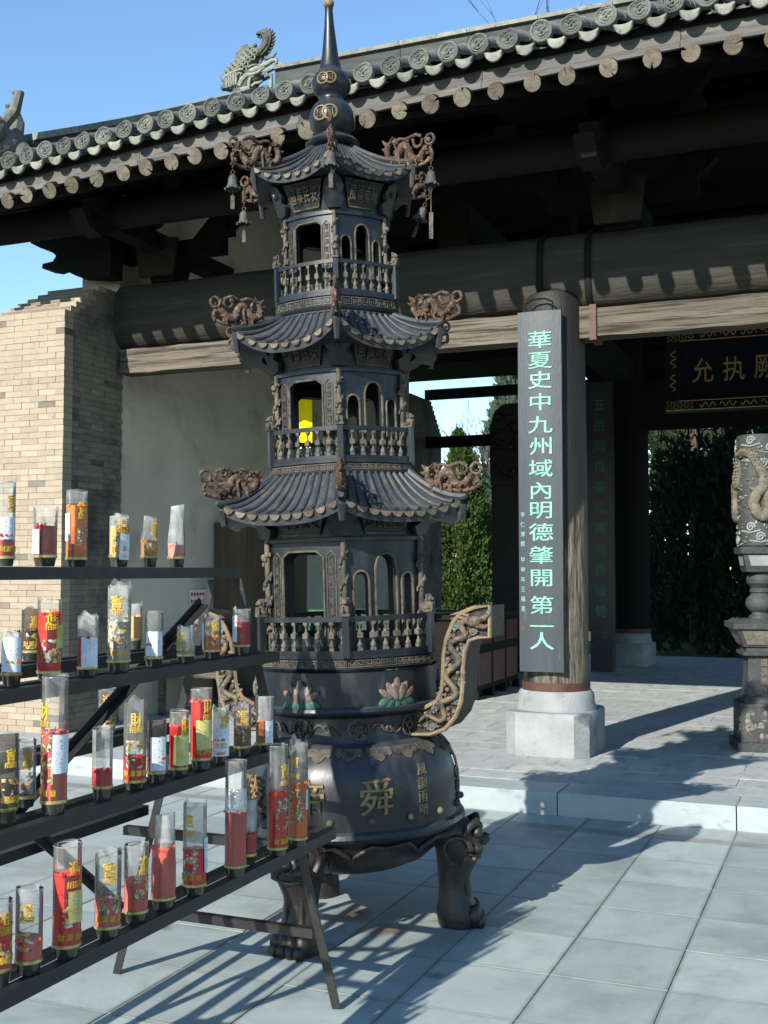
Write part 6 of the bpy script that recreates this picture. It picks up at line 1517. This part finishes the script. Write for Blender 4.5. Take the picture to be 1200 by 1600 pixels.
# ------------------------------------------------------------------ trees
def cypress(x, y, h, w, n, seed, leaf, label, group, base=.3, leafs=.10, open_=.25, topw=.12):
    t = thing('cypress_tree', label, 'tree', (x, y, 0), 0, group); r_ = random.Random(seed)
    q = MB(); q.cyl((0, 0, 0), (0, 0, h * .95), .14 * w, .03, 8)
    for k in range(int(h * 3)):
        z = r_.uniform(base, h * .9); a = r_.uniform(0, 6.28); l = w * .8 * (1 - z / h) + .15; q.cyl((0, 0, z), (l * cos(a), l * sin(a), z + l * .6), .03, .008, 5)
    q.build('trunk', 'bark', t)
    clumps = []
    for k in range(max(30, n // 45)):
        u = r_.random() ** .8; z = lerp(base, h, u); prof = (1 - u) ** .75 * (1 if u > .12 else .6 + u * 3.3) + topw * (1 - u)
        a = r_.uniform(0, 6.28); rad = w * prof * sqrt(r_.uniform(.15, 1)); clumps.append((rad * cos(a), rad * sin(a), z, w * r_.uniform(.16, .34) * (.5 + prof * .6), a))
    vs, fs = [], []
    for k in range(n):
        cx_, cy_, cz_, cr, a0 = clumps[k % len(clumps)]
        d = Vector((r_.gauss(0, 1), r_.gauss(0, 1), r_.gauss(0, 1))).normalized() * cr * r_.random() ** .45
        p = Vector((cx_ + d.x, cy_ + d.y, cz_ + d.z * 2.0)); l = leafs * r_.uniform(.6, 1.4); wd = l * r_.uniform(.22, .4)
        up = (Vector((cos(a0) * .5, sin(a0) * .5, 1.0)) + Vector((r_.gauss(0, .45), r_.gauss(0, .45), r_.gauss(0, .3)))).normalized()
        s_ = up.cross(Vector((r_.gauss(0, 1), r_.gauss(0, 1), r_.gauss(0, .4)))).normalized()
        b_ = len(vs); vs += [p - s_ * wd, p + s_ * wd, p + up * l + s_ * wd * .3, p + up * l - s_ * wd * .3]; fs.append((b_, b_ + 1, b_ + 2, b_ + 3))
    q = MB(); q.add(vs, fs); q.build('crown', leaf, t, 0); return t
GT = 'cypress trees behind the gate'
cypress(-11.9, 31, 5.1, .95, 18000, 1, 'leaf', 'sunlit green cypress left of the gap behind the gate', GT)
cypress(-10.6, 31.5, 5.6, .95, 18000, 2, 'leaf', 'sunlit green cypress taller and right of its neighbour in the gap', GT)
cypress(-11.2, 34, 5.4, 1.3, 14000, 12, 'leaf', 'sunlit cypress standing behind the pair in the gap', GT)
cypress(-12.6, 44, 9.6, 2.0, 6000, 3, 'leafblue', 'bluish pine with open pointed top far behind the gate', GT, leafs=.3)
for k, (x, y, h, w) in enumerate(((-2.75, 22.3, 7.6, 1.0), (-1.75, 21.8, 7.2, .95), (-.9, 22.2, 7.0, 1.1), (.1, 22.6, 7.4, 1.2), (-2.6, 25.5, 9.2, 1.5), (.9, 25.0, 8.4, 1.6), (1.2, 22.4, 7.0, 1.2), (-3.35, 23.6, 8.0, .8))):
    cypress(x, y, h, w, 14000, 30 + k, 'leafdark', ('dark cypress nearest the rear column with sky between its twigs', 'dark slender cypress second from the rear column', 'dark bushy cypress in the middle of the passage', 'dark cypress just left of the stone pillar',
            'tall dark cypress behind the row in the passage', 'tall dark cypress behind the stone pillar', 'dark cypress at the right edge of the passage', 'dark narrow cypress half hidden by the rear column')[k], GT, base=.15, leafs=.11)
def bush(x, y, z0, r, n, seed, leaf, label):
    t = thing('shrub', label, 'shrub', (x, y, z0)); r_ = random.Random(seed); vs, fs = [], []
    q = MB()
    for k in range(9): a = r_.uniform(0, 6.28); q.cyl((0, 0, 0), (r * .7 * cos(a), r * .7 * sin(a), r * r_.uniform(.8, 1.7)), .02, .006, 5)
    q.build('stems', 'bark', t)
    for k in range(n):
        d = Vector((r_.gauss(0, .45), r_.gauss(0, .45), abs(r_.gauss(.5, .55)))) * r
        l = .09 * r_.uniform(.6, 1.4); up = Vector((r_.gauss(0, 1), r_.gauss(0, 1), r_.gauss(.8, .6))).normalized(); s_ = up.cross(Vector((r_.gauss(0, 1), r_.gauss(0, 1), 0.1))).normalized() * l * .35
        b_ = len(vs); vs += [d - s_, d + s_, d + up * l + s_ * .2, d + up * l - s_ * .2]; fs.append((b_, b_ + 1, b_ + 2, b_ + 3))
    q = MB(); q.add(vs, fs); q.build('foliage', leaf, t, 0)
bush(-3.35, 26.5, .0, 1.0, 3500, 5, 'leaf', 'green shrub beside the lawn behind the rear column')
bush(-4.6, 27.5, .0, .8, 2500, 6, 'leaf', 'green shrub seen in the slit right of the front column')
def bare(x, y, h, seed, label):
    t = thing('bare_tree', label, 'tree', (x, y, 0), 0, 'leafless trees behind the gate'); r_ = random.Random(seed); tr = MB(); tw = MB()
    def grow(p, d, l, r, depth):
        q = tr if depth > 3 else tw
        e = p + d * l; q.cyl(p, e, r, r * .7, 6 if depth > 3 else 4, caps=False)
        if depth == 0: return
        for k in range(r_.choice((2, 2, 3))):
            nd = (d + Vector((r_.gauss(0, .42), r_.gauss(0, .42), r_.gauss(.12, .25)))).normalized(); grow(p + d * l * r_.uniform(.6, 1), nd, l * r_.uniform(.62, .85), r * .62, depth - 1)
    grow(Vector((0, 0, 0)), Vector((0, 0, 1)), h * .3, .16, 7)
    tr.build('trunk', 'bark', t); tw.build('twigs', 'twig', t, 0)
bare(-5.6, 26, 15.5, 3, 'leafless tree whose twigs show above the roof ridge')
bare(-3.3, 27, 15.8, 8, 'leafless tree showing twigs above the right part of the ridge')
bare(-9.6, 36, 8.6, 5, 'thin leafless tree seen through the gap under the rear eave')
bare(-5.2, 33, 8.0, 14, 'thin leafless tree in the slit beside the front column')
